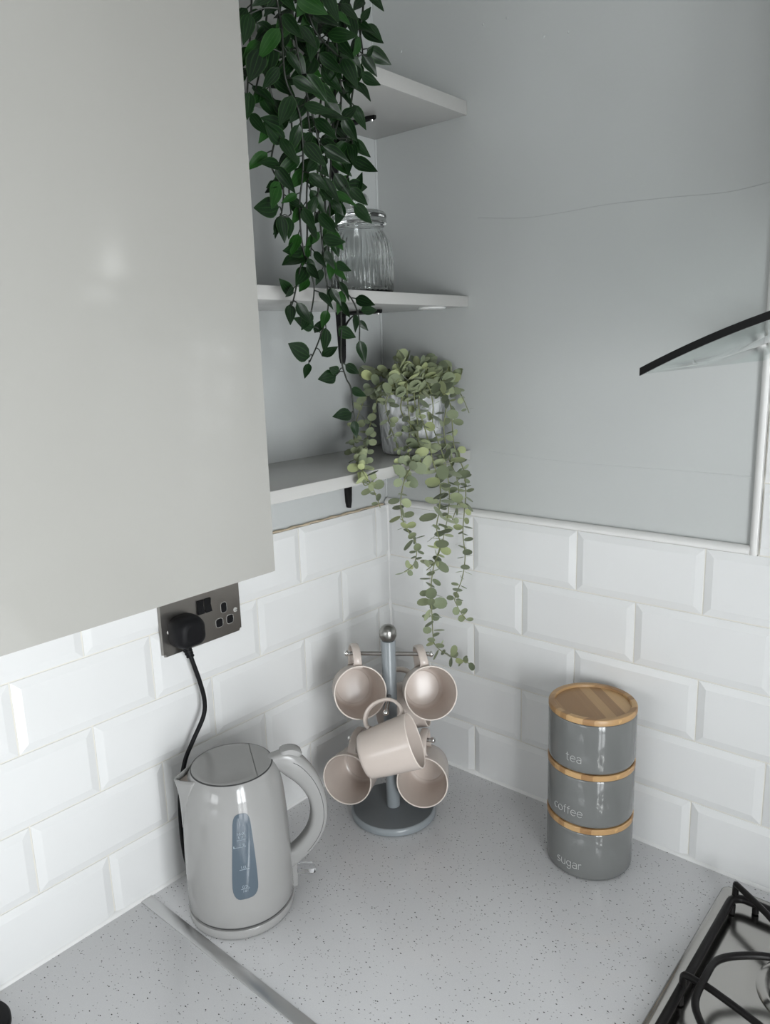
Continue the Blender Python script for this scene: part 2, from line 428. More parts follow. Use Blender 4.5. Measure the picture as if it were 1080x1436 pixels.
for r in range(1, 9):                              # behind the hood the tiles climb on
    off = b0 + (0 if r % 2 == 0 else P / 2) - P
    course(mb, (0, 0, 0), (1, 0, 0), (0, -1, 0), off, XV + .002, 1.35, L0 + r * H, L0 + (r - 1) * H)
mb.build('tiling', M['tile'], wr, smooth=0)
g = MB().box(0, XW, -0.0012, -PT, ZT, L0 - .001); g.box(XV, 1.35, -0.0012, -PT, L0 - .001, L0 + 8 * H)
g.build('grout', M['grout'], wr, smooth=0)

# ---- edge trims and sealant
def quarter(mb, p0, p1, n, side, w, h, seg=6):
    """quarter-round bead from p0 to p1: w out of the wall along n, h along side"""
    A = []
    for p in (p0, p1):
        row = [V(p)] + [V(p) + V(n) * (w * cos(t)) + V(side) * (h * sin(t)) for t in [pi / 2 * k / seg for k in range(seg + 1)]]
        A.append(row)
    m = len(A[0]); vs = A[0] + A[1]
    fs = [(k, (k + 1) % m, m + (k + 1) % m, m + k) for k in range(m)] + [tuple(range(m))[::-1], tuple(range(m, 2 * m))]
    mb.add(vs, fs)
# rounded white trim on top of the right-hand tiles, turning up beside the hood
t = MB(); pr_ = [(0, 0), (0.0085, 0.0005), (0.0098, 0.003), (0.0090, 0.0065), (0.0062, 0.0098), (0.0025, 0.0118), (0, 0.012)]
A = []
for x in (0.002, XV - .0105): A.append([V((x, -o_ + .0005, L0 + .0005 + z)) for o_, z in pr_])
t.grid(A); t.add([A[0][i] for i in range(7)], [tuple(range(7))]); t.add([A[1][i] for i in range(7)], [tuple(range(7))])
structure(t.build('trim_1', M['trim'], smooth=50))
t = MB(); A = []
for z in (L0 + .0005, L0 + 8 * H): A.append([V((XV - .0004 - zz, -o_ + .0005, z)) for o_, zz in pr_])
t.grid(A); t.add(A[0], [tuple(range(7))]); t.add(A[1], [tuple(range(7))])
structure(t.build('trim_2', M['trim'], smooth=50))
t = MB(); quarter(t, (0, 0, ZT), (0, -2.2, ZT), (1, 0, 0), (0, 0, 1), 0.0085, 0.0065)
structure(t.build('trim_3', M['sealant'], smooth=60))
t = MB(); quarter(t, (0, 0, ZT), (XW, 0, ZT), (0, -1, 0), (0, 0, 1), 0.0085, 0.0065)
structure(t.build('trim_4', M['sealant'], smooth=60))
# stained bead along the top of the left-hand tiles
t = MB(); n = 60
pts = [(0.0005, -0.012 - i * 0.012, L0 + .0012 + .0006 * sin(i * 1.7)) for i in range(n)]
t.tube(pts, [0.0020 + .0007 * sin(i * 2.3) for i in range(n)], 8)
structure(t.build('trim_5', M['grime'], smooth=60))
# sealant in the tiled corner
t = MB(); t.tube([(0.003, -0.003, ZT), (0.003, -0.003, L0)], 0.0045, 8)
structure(t.build('trim_6', M['sealant'], smooth=60))
# painted corner bead above
t = MB(); t.tube([(PT + .001, -PT - .001, L0 + .014), (PT + .001, -PT - .001, 2.42)], 0.0022, 8)
structure(t.build('trim_7', M['paint_left'], smooth=60))
# hairline crack, plaster ridge and filled holes on the painted wall
yw = -PT
c = MB(); c.tube(smooth_path([(x, yw, z) for x, z in ((0.215, 1.9085), (0.2244, 1.9078), (0.301, 1.898), (0.3725, 1.8972), (0.4386, 1.8987), (0.5287, 1.8954), (0.6056, 1.8909), (0.6598, 1.8953))], 5), 0.0005, 5)
c.build('crack', M['crack'], wr)
c = MB(); c.tube(smooth_path([(x, yw + .0006, z) for x, z in ((0.235, 1.5241), (0.2956, 1.5202), (0.34, 1.5173), (0.4398, 1.5152), (0.5624, 1.5159), (0.6625, 1.5149))], 5), [0.0012] * 26, 6)
c.build('plaster_ridge', M['paint_right'], wr)
for x, z in ((0.2267, 2.1919), (0.2692, 2.1892), (0.3329, 2.1472), (0.3722, 2.1425), (0.0617, 2.1952), (0.0235, 2.1969)):
    c = MB(); c.sphere((x, yw, z), 0.0019, 10); c.build('filled_hole', M['paint_right'], wr)

# ------------------------------------------------------------------ worktop
wt = MB(); wt.bbox(0.0005, XW - .001, -0.597, -0.0005, ZT - .038, ZT, .003)
o = wt.build('worktop', M['worktop'], origin=(0.3, -0.3, ZT - .038))
tag(o, 'speckled pale grey worktop section under the canisters, mug tree and hob', 'worktop')
wt = MB(); wt.bbox(0.0005, 0.60, -2.2, -0.6005, ZT - .038, ZT, .003)
o = wt.build('worktop', M['worktop'], origin=(0.3, -1.4, ZT - .038))
tag(o, 'speckled pale grey worktop section in front of the metal joint strip, lower left', 'worktop')
st = MB(); st.bbox(0.0092, 0.602, -0.6045, -0.5865, ZT - .001, ZT + .0016, .0006)
o = st.build('joint_strip', M['strip'], origin=(0.3, -0.595, ZT))
tag(o, 'narrow aluminium joint strip between the two worktop sections beside the kettle', 'metal strip')
# base units below the worktop
def base_cabinet(x0, x1, y0, y1, front, label):
    r = thing('base_cabinet', label, 'cabinet', ((x0 + x1) / 2, (y0 + y1) / 2, 0))
    MB().box(x0, x1, y0, y1, 0.12, ZT - .0385).build('body', M['carcass'], r, smooth=0)
    if front == 'x': MB().box(x0 + .05, x1 - .06, y0, y1, 0.0, 0.12).build('plinth', M['carcass'], r, smooth=0)
    else: MB().box(x0, x1, y0 + .06, y1 - .05, 0.0, 0.12).build('plinth', M['carcass'], r, smooth=0)
    dm = MB()
    if front == 'x': dm.bbox(x1 + .001, x1 + .019, y0 + .002, y1 - .002, 0.125, ZT - .045, .0015)
    else: dm.bbox(x0 + .002, x1 - .002, y0 - .019, y0 - .001, 0.125, ZT - .045, .0015)
    dm.build('door', M['cab'], r)
base_cabinet(0.012, 0.56, -1.80, -0.62, 'x', 'pale grey base cabinet under the lower left worktop section')
base_cabinet(0.63, 1.52, -0.56, -0.012, 'y', 'pale grey base cabinet under the hob')

# ------------------------------------------------------------------ wall cabinet
wc = thing('wall_cabinet', 'pale grey high-gloss wall cabinet hanging above the socket', 'cabinet', (0.15, -0.815, 1.464))
c = MB(); y0, y1, z0, z1, t_ = -1.062, -0.567, 1.464, 2.182, .018
c.box(PT, .298, y0, y0 + t_, z0, z1); c.box(PT, .298, y1 - t_, y1, z0, z1); c.box(PT, .298, y0 + t_, y1 - t_, z0, z0 + t_)
c.box(PT, .298, y0 + t_, y1 - t_, z1 - t_, z1); c.box(PT, .004, y0 + t_, y1 - t_, z0 + t_, z1 - t_)
c.build('carcass', M['carcass'], wc, smooth=0)
MB().bbox(.300, .319, -1.0645, -0.5645, 1.462, 2.184, .0012).build('door', M['cab'], wc, smooth=30)

# ------------------------------------------------------------------ shelves
def bracket(z, reach):
    """black shelf bracket: arm under the board, tapering leg down the wall with a rounded foot"""
    m = MB(); y = -0.1085
    w = lambda t: 0.0095 - 0.0045 * t
    A = []
    for k in range(9):                             # leg on the wall
        t = k / 8; zz = z - t * 0.088; hw = w(t) * (1 if k < 8 else .55)
        A.append([V((PT, y - hw, zz)), V((.004, y - hw, zz)), V((.0065, y, zz)), V((.004, y + hw, zz)), V((PT, y + hw, zz))])
    m.grid(A); m.add(A[-1], [(0, 1, 2, 3, 4)]); m.add(A[0], [(4, 3, 2, 1, 0)])
    A = []
    for k in range(9):                             # arm under the board
        t = k / 8; xx = PT + t * reach; hw = w(t) * (1 if k < 8 else .5)
        A.append([V((xx, y - hw, z)), V((xx, y - hw, z - .004)), V((xx, y, z - .0065)), V((xx, y + hw, z - .004)), V((xx, y + hw, z))])
    m.grid(A); m.add(A[-1], [(0, 1, 2, 3, 4)]); m.add(A[0], [(4, 3, 2, 1, 0)])
    A = []
    for k in range(9):                             # curved rib in the angle
        t = k / 8 * pi / 2; r = .045
        A.append([V((.003 + r - r * sin(t), y - .003, z - .004 - r + r * cos(t))), V((.003 + r - r * sin(t), y + .003, z - .004 - r + r * cos(t)))])
    m.grid(A); m.grid([[V((.002, y - .003, z - .003)), V((.002, y + .003, z - .003))], A[0]])
    return m
def shelf(zb, zt, label, depth=.1955):
    r = thing('wall_shelf', label, 'shelf', (0.1, -0.27, zb), group='corner shelves')
    MB().bbox(PT, depth, -0.548, -PT - .0005, zb, zt, .0012).build('board', M['shelf'], r, smooth=30)
    bk = bracket(zb, .098).build('bracket', M['black_metal'], r, smooth=40); bk['label'] = 'black tapered bracket'
    s = MB(); s.lathe([(0, -.0035), (.0025, -.0028), (.0034, 0)], 12, (0.088, -.1085, zb - .0058)); s.build('screw', M['chrome'], bk)
    return r
shelf(2.068, 2.0895, 'highest pale shelf board, seen from below behind the dark green vine')
sm = shelf(1.7685, 1.7865, 'middle pale shelf board carrying the ribbed glass jar')
s = MB(); s.lathe([(0, -.003), (.020, -.003), (.0235, -.0015), (.0235, 0)], 32, (0.158, -0.052, 1.7684))
s.build('stick_on_disc', M['sticker'], sm)['label'] = 'small white disc stuck under the board'
shelf(1.5065, 1.5245, 'lowest pale shelf board carrying the white embossed plant pot', .197)
# ------------------------------------------------------------------ socket, plug and cord
so = thing('double_socket', 'brushed steel double socket on the tiles under the wall cabinet', 'socket', (0.004, -0.4545, 1.309))
yc, zc = -0.4545, 1.3085
m = MB(); bm = bmesh.new(); bmesh.ops.create_cube(bm, size=1)
for v in bm.verts:
    f = 1 if v.co.x < 0 else .96
    v.co = V((0.0062 if v.co.x < 0 else .0112, yc + v.co.y * .147 * (1 if v.co.x < 0 else .985), zc + v.co.z * .086 * (1 if v.co.x < 0 else .975)))
bmesh.ops.bevel(bm, geom=[e for e in bm.edges if abs(e.verts[0].co.x - e.verts[1].co.x) > .003], offset=.004, segments=3, affect='EDGES')
m.bm(bm); m.build('plate', M['socket'], so, smooth=30)
m = MB().box(0.0014, .007, yc - .06, yc + .06, zc - .034, zc + .034); m.build('back_box', M['black'], so, smooth=0)
XF = 0.0112
def roundrect(m, x0, x1, y, z, hy, hz, r, seg=5, taper=0.0):
    def ring(x, sh):
        out = []
        for cy, cz, a0 in ((1, 1, 0), (-1, 1, 90), (-1, -1, 180), (1, -1, 270)):
            for k in range(seg + 1):
                a = radians(a0 + 90 * k / seg)
                out.append(V((x, y + cy * (hy - sh - r) + r * cos(a), z + cz * (hz - sh - r) + r * sin(a))))
        return out
    A, B = ring(x0, 0), ring(x1, taper); n = len(A)
    m.add(A + B, [(k, (k + 1) % n, n + (k + 1) % n, n + k) for k in range(n)] + [tuple(range(n))[::-1], tuple(range(n, 2 * n))])
m = MB()
for y, z, hy, hz in ((-0.4138, 1.3135, .0054, .0082), (-0.4243, 1.2908, .0064, .0068), (-0.4034, 1.2912, .0064, .0068)):
    roundrect(m, XF - .004, XF + .0004, y, z, hy, hz, .004)
m.build('pin_inlets', M['black'], so)['label'] = 'three black pin inlets of the free outlet'
m = MB()
for y, z, hy, hz in ((-0.4138, 1.3135, .0054, .0082), (-0.4243, 1.2908, .0064, .0068), (-0.4034, 1.2912, .0064, .0068)):
    roundrect(m, XF - .002, XF + .0002, y, z, hy + .0006, hz + .0006, .0048)
m.build('inlet_rims', M['satin'], so)
for y in (-0.4578, -0.4442):
    m = MB(); zz = 1.3262
    A = [V((XF + .001, y - .0056, zz - .011)), V((XF + .0045, y - .0056, zz - .0105)), V((XF + .0018, y - .0056, zz + .001)), V((XF + .0032, y - .0056, zz + .0105)), V((XF - .001, y - .0056, zz + .011)), V((XF - .002, y - .0056, zz))]
    Bp = [p + V((0, .0112, 0)) for p in A]
    m.add(A + Bp, [(k, (k + 1) % 6, 6 + (k + 1) % 6, 6 + k) for k in range(6)] + [tuple(range(6))[::-1], tuple(range(6, 12))])
    m.build('rocker_switch', M['black'], so, smooth=0)['label'] = 'black rocker switch'
for y in (-0.5146, -0.3918):
    s = MB(); s.lathe([(0, .0022), (.0022, .002), (.0036, .0008), (.0038, 0)], 20, (0, 0, 0), mtx=Matrix.Translation((XF, y, 1.3035)) @ Matrix.Rotation(pi / 2, 4, 'Y'))
    sc = s.build('screw', M['satin'], so)
    b = MB().box(XF + .0018, XF + .0024, y - .003, y + .003, 1.3031, 1.3039); b.build('slot', M['seam'], sc, smooth=0)

cord = thing('power_cord', 'black plug and cable running from the socket down behind the kettle', 'power cord', (0.0115, -0.4935, 1.303))
m = MB(); py, pz = -0.4935, 1.3025
A = []
prof = [(0.0116, .0235, .0225, .012), (0.020, .0243, .0235, .0125), (0.032, .0240, .0230, .0125), (0.040, .0222, .0212, .0125), (0.0440, .0185, .0175, .011), (0.0452, .013, .012, .009)]
for x, hy, hz, r in prof:
    ring = []
    for cy, cz, a0 in ((1, 1, 0), (-1, 1, 90), (-1, -1, 180), (1, -1, 270)):
        for k in range(7):
            a = radians(a0 + 90 * k / 6)
            # the upper corners of the plug are rounder than the lower ones
            rr = r * (1.35 if cz > 0 else 1.0); rr = min(rr, hy * .95, hz * .95)
            ring.append(V((x, py + cy * (hy - rr) + rr * cos(a), pz + cz * (hz - rr) + rr * sin(a))))
    ring.append(ring[0]); A.append(ring)
m.grid(A); n = len(A[0]) - 1
m.add(A[0][:n], [tuple(range(n))[::-1]]); m.add(A[-1][:n], [tuple(range(n))])
plug = m.build('plug', M['black'], cord, smooth=40)
m = MB(); m.tube([(0.0202, py, pz - .0205), (0.0202, py, pz - .026), (0.0215, py + .0008, pz - .030), (0.023, py + .0015, pz - .036), (0.0245, py + .0025, pz - .0415)], [.0072, .0068, .0062, .0058, .0052], 14)
for k in range(4):
    t = k / 3; m.tube([(0.0205 + .004 * t, py + .0022 * t, pz - .0272 - .013 * t), (0.0208 + .004 * t, py + .0024 * t, pz - .0293 - .013 * t)], .0072 - .0012 * t, 14)
m.build('strain_relief', M['black'], cord, smooth=45)
path = smooth_path([(0.0243, py + .0024, pz - .040), (0.027, -0.4890, 1.2500), (0.029, -0.4810, 1.2150), (0.030, -0.4768, 1.1850), (0.030, -0.4815, 1.1600), (0.030, -0.5040, 1.1286), (0.028, -0.5200, 1.100), (0.026, -0.532, 1.05), (0.025, -0.535, 0.98), (0.026, -0.530, 0.925), (0.034, -0.520, 0.9045), (0.046, -0.515, 0.9045), (0.0535, -0.512, 0.9055)], 8)
MB().tube(path, .0034, 12).build('cable', M['black'], cord, smooth=60)

# ------------------------------------------------------------------ kettle
KX, KY = 0.1298, -0.5086
ev = V((.53, .848, 0)).normalized(); sv = V((-ev.y, ev.x, 0))
kt = thing('electric_kettle', 'glossy light grey electric kettle with grey water window and curved handle', 'kettle', (KX, KY, ZT))
K = lambda s, z, w=0.0: V((KX, KY, 0)) + ev * s + sv * w + V((0, 0, z))
kp = [(0.9195, .0752), (0.922, .0768), (0.95, .0770), (0.975, .0766), (1.0, .0762), (1.025, .0754), (1.05, .0742), (1.07, .0729), (1.09, .0710), (1.105, .0682), (1.116, .0645), (1.1235, .0610), (1.1275, .0588), (1.1290, .0580)]
def krad(z):
    for (a, ra), (b, rb) in zip(kp, kp[1:]):
        if a <= z <= b: return ra + (rb - ra) * (z - a) / (b - a)
    return kp[0][1] if z < kp[0][0] else kp[-1][1]
m = MB(); m.lathe([(.0, .9192)] + [(r, z) for z, r in kp] + [(.0, 1.1285)], 96, (KX, KY, 0))
m.build('body', M['kettle'], kt, smooth=40)
m = MB(); m.lathe([(.0, .9002), (.0735, .9002), (.0752, .9012), (.0772, .906), (.0775, .913), (.0765, .9160), (.074, .9162), (0, .9162)], 96, (KX, KY, 0))
m.build('power_base', M['kettle'], kt, smooth=40)
m = MB(); m.lathe([(0, .916), (.0738, .916), (.0738, .9198), (0, .9198)], 96, (KX, KY, 0)); m.build('base_gap', M['seam'], kt)['label'] = 'dark gap between kettle and its base'
# lid: main flap and rear cover, split by a straight seam
SE = 0.0310; R_ = .0569
def lidpart(sgn, name, mat):
    m = MB(); N_ = 40; A = []
    a0 = math.acos(SE / R_)
    angs = [a0 + (2 * pi - 2 * a0) * k / N_ for k in range(N_ + 1)] if sgn < 0 else [-a0 + 2 * a0 * k / N_ for k in range(N_ + 1)]
    off = -.0003 if sgn < 0 else .0003
    dome = lambda r: 1.1302 + .0012 * (1 - (r / R_) ** 2)
    rim = [K(R_ * cos(a) + (off if abs(R_ * cos(a) - SE) < .004 else 0), dome(R_) - .0008, R_ * sin(a)) for a in angs]
    low = [V((p.x, p.y, 1.1275)) for p in rim]
    cen = (-.012, 0) if sgn < 0 else (.042, 0)
    rings = [low, rim]
    for t in (.97, .85, .6, .3):
        rr = []
        for a in angs:
            s = cen[0] + (R_ * cos(a) - cen[0]) * t; w = R_ * sin(a) * t
            rr.append(K(s, dome(sqrt(s * s + w * w)), w))
        rings.append(rr)
    rings = [r + [r[0]] for r in rings]
    m.grid(rings); m.add([K(cen[0], dome(abs(cen[0])))] + rings[-1], [(0, i + 1, i + 2) for i in range(len(rings[-1]) - 1)])
    return m.build(name, mat, kt, smooth=30)
lidpart(-1, 'lid', M['kettle_lid']); lidpart(1, 'rear_cover', M['kettle_lid'])
m = MB(); m.lathe([(.0584, 1.1270), (.0584, 1.1293), (.0568, 1.1296), (.0568, 1.1270)], 96, (KX, KY, 0)); m.build('lid_seam', M['seam'], kt)
# spout
m = MB(); zs = [1.045, 1.055, 1.068, 1.082, 1.096, 1.108, 1.116, 1.1215]; tip = [.0744, .0746, .0750, .0757, .0768, .0786, .0802, .0816]
ph = [.03, .10, .18, .26, .34, .41, .45, .47]; A = []
for z, tp, p_ in zip(zs, tip, ph):
    row = []
    for k in range(17):
        t = -1 + k / 8; zz = z + (.0050 * abs(t) ** 1.4) * max(0, (z - 1.08) / .0415)
        r0 = krad(zz) - .0008
        w = (1 - abs(t)) ** 1.02
        ex, ey = r0 * cos(p_), r0 * sin(p_)             # corner on the body
        s_ = ex + (tp - ex) * w - .0018 * max(0, 1 - abs(t) * 6); y_ = ey * (1 - w) * (1 if t > 0 else -1)
        row.append(K(-s_, zz, y_))
    A.append(row)
m.grid(A)
sp = m.build('spout', M['kettle'], kt, smooth=60)
md = sp.modifiers.new('thickness', 'SOLIDIFY'); md.thickness = .0022; md.offset = 0
m = MB(); row0, row1 = [], []
for k in range(9):
    t = -1 + k / 4; a = .42 * t; row0.append(K(-.0606 * cos(a), 1.1205, .0606 * sin(a)))
    cx_, cy_ = .0606 * cos(.42), .0606 * sin(.42); w = 1 - abs(t); row1.append(K(-(cx_ + (.0765 - cx_) * w), 1.1165, cy_ * (1 - w) * (1 if t > 0 else -1)))
m.grid([row0, row1]); fl = m.build('filter', M['filter'], kt); fl['label'] = 'beige mesh filter inside the spout'
# handle
pairs = [((.050, 1.1300), (.052, 1.1180)), ((.0620, 1.1335), (.0640, 1.1090)), ((.0800, 1.1352), (.0745, 1.0975)), ((.0980, 1.1255), (.0872, 1.0850)), ((.1128, 1.1075), (.0985, 1.0700)),
         ((.1237, 1.0876), (.1062, 1.0540)), ((.1315, 1.0650), (.1092, 1.0400)), ((.1352, 1.0420), (.1100, 1.0280)), ((.1350, 1.0180), (.1078, 1.0150)), ((.1285, .9960), (.1030, 1.0020)),
         ((.1170, .9775), (.0950, .9915)), ((.1010, .9615), (.0850, .9820)), ((.0850, .9510), (.0760, .9760)), ((.0745, .9450), (.0705, .9720))]
def dense(pr):
    o1 = smooth_path([(a[0], a[1], 0) for a, b in pr], 4); o2 = smooth_path([(b[0], b[1], 0) for a, b in pr], 4); return list(zip(o1, o2))
m = MB(); A = []
for (o1, o2) in dense(pairs):
    ou = V((o1.x, o1.y)); iv = V((o2.x, o2.y)); c_ = (ou + iv) / 2; ax = (ou - iv) / 2
    ring = []; hwf = .72 + .28 * min(1, max(0, (ou.x - .05) / .04)) if c_.y > 1.06 else 1.0
    for k in range(24):
        a = 2 * pi * k / 24; ca_, sa_ = cos(a), sin(a)
        u_ = math.copysign(abs(ca_) ** .62, ca_); w_ = math.copysign(abs(sa_) ** .62, sa_) * (.0135 if u_ > 0 else .0125) * hwf
        p = c_ + ax * u_; ring.append(K(p.x, p.y, w_))
    ring.append(ring[0]); A.append(ring)
m.grid(A); m.add(A[0][:24], [tuple(range(24))]); m.add(A[-1][:24], [tuple(range(24))])
hd = m.build('handle', M['kettle_handle'], kt, smooth=50)
# seam line along both flanks of the handle
m = MB()
for sgn in (-1, 1):
    pts = []
    for (o1, o2) in dense(pairs)[10:44]:
        ou = V((o1.x, o1.y)); iv = V((o2.x, o2.y)); p = iv + (ou - iv) * .70; pts.append(K(p.x, p.y, sgn * .0131))
    m.tube(pts, .00045, 5)
m.build('handle_seam', M['seam'], hd)
# switch button on top of the handle
m = MB(); A = []
top = smooth_path([(.0700, 1.1345, 0), (.0800, 1.1352, 0), (.0895, 1.1322, 0), (.0990, 1.1250, 0)], 5)
for i, p in enumerate(top):
    t = i / (len(top) - 1); e_ = (1 - abs(2 * t - 1) ** 4); h = .0005 + .0072 * (.55 + .45 * t) * e_ ** .5; w = .0098 * (.72 + .28 * e_ ** .5)
    nrm = V((sin(.9 * t), cos(.9 * t)))
    A.append([K(p.x - nrm.x * .003, p.y - nrm.y * .003, -w), K(p.x + nrm.x * h * .7, p.y + nrm.y * h * .7, -w), K(p.x + nrm.x * h, p.y + nrm.y * h, -w * .72), K(p.x + nrm.x * h, p.y + nrm.y * h, w * .72), K(p.x + nrm.x * h * .7, p.y + nrm.y * h * .7, w), K(p.x - nrm.x * .003, p.y - nrm.y * .003, w)])
m.grid(A); m.add(A[0], [tuple(range(6))]); m.add(A[-1], [tuple(range(6))])
m.build('lid_button', M['kettle_handle'], kt, smooth=45)
# lug below the handle and the clear switch lever
m = MB(); A = []
for s0, s1, z in ((.0735, .0835, .958), (.0735, .0840, .945), (.0740, .0838, .925), (.0745, .0832, .9125)):
    A.append([K(s0, z, -.0075), K(s1, z, -.0065), K(s1, z, .0065), K(s0, z, .0075), K(s0, z, -.0075)])
m.grid(A); m.add(A[-1][:4], [(0, 1, 2, 3)]); m.build('handle_foot', M['kettle_handle'], kt, smooth=30)
m = MB(); A = []
for s, hw, z0, z1 in ((.0838, .0085, .9335, .9410), (.095, .0095, .9315, .9395), (.105, .0095, .9295, .9370), (.1105, .0080, .9285, .9355), (.1125, .0045, .9295, .9340)):
    A.append([K(s, z0, -hw), K(s, z1, -hw), K(s, z1, hw), K(s, z0, hw), K(s, z0, -hw)])
m.grid(A); m.add(A[0][:4], [(0, 1, 2, 3)]); m.add(A[-1][:4], [(3, 2, 1, 0)])
lv = m.build('switch_lever', M['clear'], kt, smooth=20); lv['label'] = 'clear plastic switch lever'
# water window
rows = [(1.0928, -33.5, -27.5), (1.0915, -36.2, -24.8), (1.0890, -38.0, -22.9), (1.085, -39.3, -21.6), (1.079, -40.2, -20.9), (1.06, -41.3, -20.1), (1.04, -42.5, -19.4), (1.02, -43.6, -18.9), (1.00, -44.6, -18.5), (.985, -45.0, -18.4), (.978, -44.6, -18.8), (.973, -43.6, -20.0), (.969, -41.9, -22.0), (.9665, -40.0, -25.0), (.9655, -37.5, -30.5)]
m = MB(); A = []
def KR(th, z, d): a = radians(th); r = krad(z) + d; return V((KX + r * cos(a), KY + r * sin(a), z))
for z, a, b in rows: A.append([KR(a + (b - a) * k / 8, z, .0004) for k in range(9)])
m.grid(A); gw = m.build('water_window', M['gauge'], kt, smooth=60); gw['label'] = 'grey-blue water level window'
# ------------------------------------------------------------------ single-stroke lettering
def arc(cx, cy, rx, ry, a0, a1, n=12): return [(cx + rx * cos(radians(a0 + (a1 - a0) * k / n)), cy + ry * sin(radians(a0 + (a1 - a0) * k / n))) for k in range(n + 1)]
GL = {  # polylines in units of the x-height, and the advance
 't': ([[(.22, 1.38), (.22, .28)] + arc(.46, .26, .24, .26, 180, 285, 8), [(0, 1.0), (.55, 1.0)]], .78),
 'e': ([[(.04, .53), (.88, .53)] + arc(.46, .5, .43, .5, 4, 320, 22)], 1.08),
 'a': ([arc(.42, .74, .33, .27, 160, 0, 10) + [(.75, 0)], arc(.40, .29, .35, .29, 60, 330, 16) + [(.75, .22)], [(.75, .55)] + [(.45, .56)] + arc(.40, .29, .35, .27, 80, 90, 2)], 1.0),
 'c': ([arc(.46, .5, .43, .5, 48, 312, 20)], .95),
 'o': ([arc(.46, .5, .43, .5, 0, 360, 26)], 1.1),
 'f': ([arc(.48, 1.16, .26, .26, 80, 180, 8) + [(.22, 0)], [(0, 1.0), (.50, 1.0)]], .68),
 's': ([arc(.36, .74, .30, .26, 40, 200, 10) + [(.2, .57), (.52, .44)] + arc(.36, .26, .32, .26, 20, -145, 10)], .88),
 'u': ([[(.06, 1.0), (.06, .40)] + arc(.41, .38, .35, .38, 180, 350, 12) , [(.76, 1.0), (.76, 0)]], 1.02),
 'g': ([arc(.42, .55, .36, .44, 20, 350, 20), [(.78, 1.0), (.78, -.08)] + arc(.43, -.08, .35, .34, 0, -150, 12)], 1.05),
 'r': ([[(.08, 1.0), (.08, 0)], [(.08, .55)] + arc(.42, .58, .34, .42, 170, 70, 9)], .62),
 '1': ([[(.1, .8), (.35, 1), (.35, 0)]], .65), '7': ([[(.05, 1), (.65, 1), (.25, 0)]], .75), '5': ([[(.6, 1), (.12, 1), (.1, .58)] + arc(.32, .32, .3, .32, 120, -140, 12)], .75),
 '0': ([arc(.34, .5, .3, .5, 0, 360, 16)], .78), '.': ([[(.1, .0), (.1, .08)]], .3), 'L': ([[(.08, 1), (.08, 0), (.55, 0)]], .65),
 'M': ([[(.05, 0), (.05, 1), (.4, .3), (.75, 1), (.75, 0)]], .95), 'A': ([[(0, 0), (.36, 1), (.72, 0)], [(.15, .38), (.57, .38)]], .85), 'X': ([[(0, 0), (.6, 1)], [(0, 1), (.6, 0)]], .75),
 'I': ([[(.08, 0), (.08, 1)]], .3), 'N': ([[(.05, 0), (.05, 1), (.62, 0), (.62, 1)]], .82), '-': ([[(0, 0), (1, 0)]], 1.0),
}
def text_len(s): return sum(GL[c][1] for c in s)
def write(mb, s, size, put, lw, seg=6):
    """put(u, v) maps text coordinates in metres to a point on the surface"""
    x = 0
    for ch in s:
        for pl in GL[ch][0]:
            mb.tube([put((x + px) * size, py * size) for px, py in pl], lw, seg)
        x += GL[ch][1]
# level marks on the kettle's water window
def kput(th, zb): return lambda u, v: KR(th + math.degrees(u / .0765), zb + v, .0006)
MK = []
for s, th, zb, sz in (('MAX', -36.0, 1.0625, .0042), ('1.7L', -35.6, 1.0572, .0040), ('1.5L', -34.6, 1.0465, .0036), ('1.0L', -35.2, 1.0128, .0038), ('0.5L', -34.8, .9830, .0038), ('MIN', -34.2, .9765, .0034)):
    MK.append((zb, s, sz, th))
grp = [MB() for _ in range(4)]; lim = [1.0530, 1.03, 1.0, 0.0]
pick = lambda z: grp[[z > q for q in lim].index(True)]
for zb, s, sz, th in MK: write(pick(zb), s, sz, kput(th, zb), .00028, 5)
for th, zb, ln in ((-37.0, 1.0556, .0125), (-40.2, 1.0451, .0165), (-36.6, 1.0112, .0140), (-36.4, .9815, .0120)):
    pick(zb).tube([kput(th, zb)(ln * k / 5, 0) for k in range(6)], .00035, 5)
grp[1].tube([kput(-40.4, 1.0445)(0, 0), kput(-40.4, 1.0478)(0, 0)], .0007, 5)
for m in grp: m.build('level_mark', M['mark'], gw, smooth=0)

# ------------------------------------------------------------------ mug tree
TX, TY = 0.1604, -0.1934
tr = thing('mug_tree', 'grey mug tree with steel ball top and round base, holding six beige mugs', 'mug tree', (TX, TY, ZT))
m = MB(); m.lathe([(0, .9003), (.0730, .9003), (.0746, .9018), (.0749, .905), (.0746, .9095), (.0725, .9125), (.0712, .9130), (0, .9130)], 96, (TX, TY, 0))
b = m.build('base', M['tree_grey'], tr, smooth=40)
m = MB(); m.lathe([(0, .9131), (.0708, .9131), (.0708, .9133), (0, .9134)], 96, (TX, TY, 0)); m.build('base_top', M['tree_top'], b)['label'] = 'darker grey top face of the base'
m = MB(); m.lathe([(0, .9134), (.0118, .9134), (.0118, .93), (.0121, 1.05), (.0123, 1.2205), (.0110, 1.2225), (0, 1.2225)], 40, (TX, TY, 0))
m.build('post', M['tree_grey'], tr, smooth=40)
m = MB(); m.lathe([(.0, 1.2222), (.0095, 1.2222), (.0125, 1.2255), (.0146, 1.2305), (.0150, 1.2355), (.0142, 1.2410), (.0115, 1.2462), (.0070, 1.2493), (0, 1.2503)], 40, (TX, TY, 0))
m.build('ball_top', M['ball'], tr, smooth=60)['label'] = 'brushed steel ball'
ru = V((.8190, .5745, 0)).normalized(); fu = V((ru.y, -ru.x, 0))
ends = []
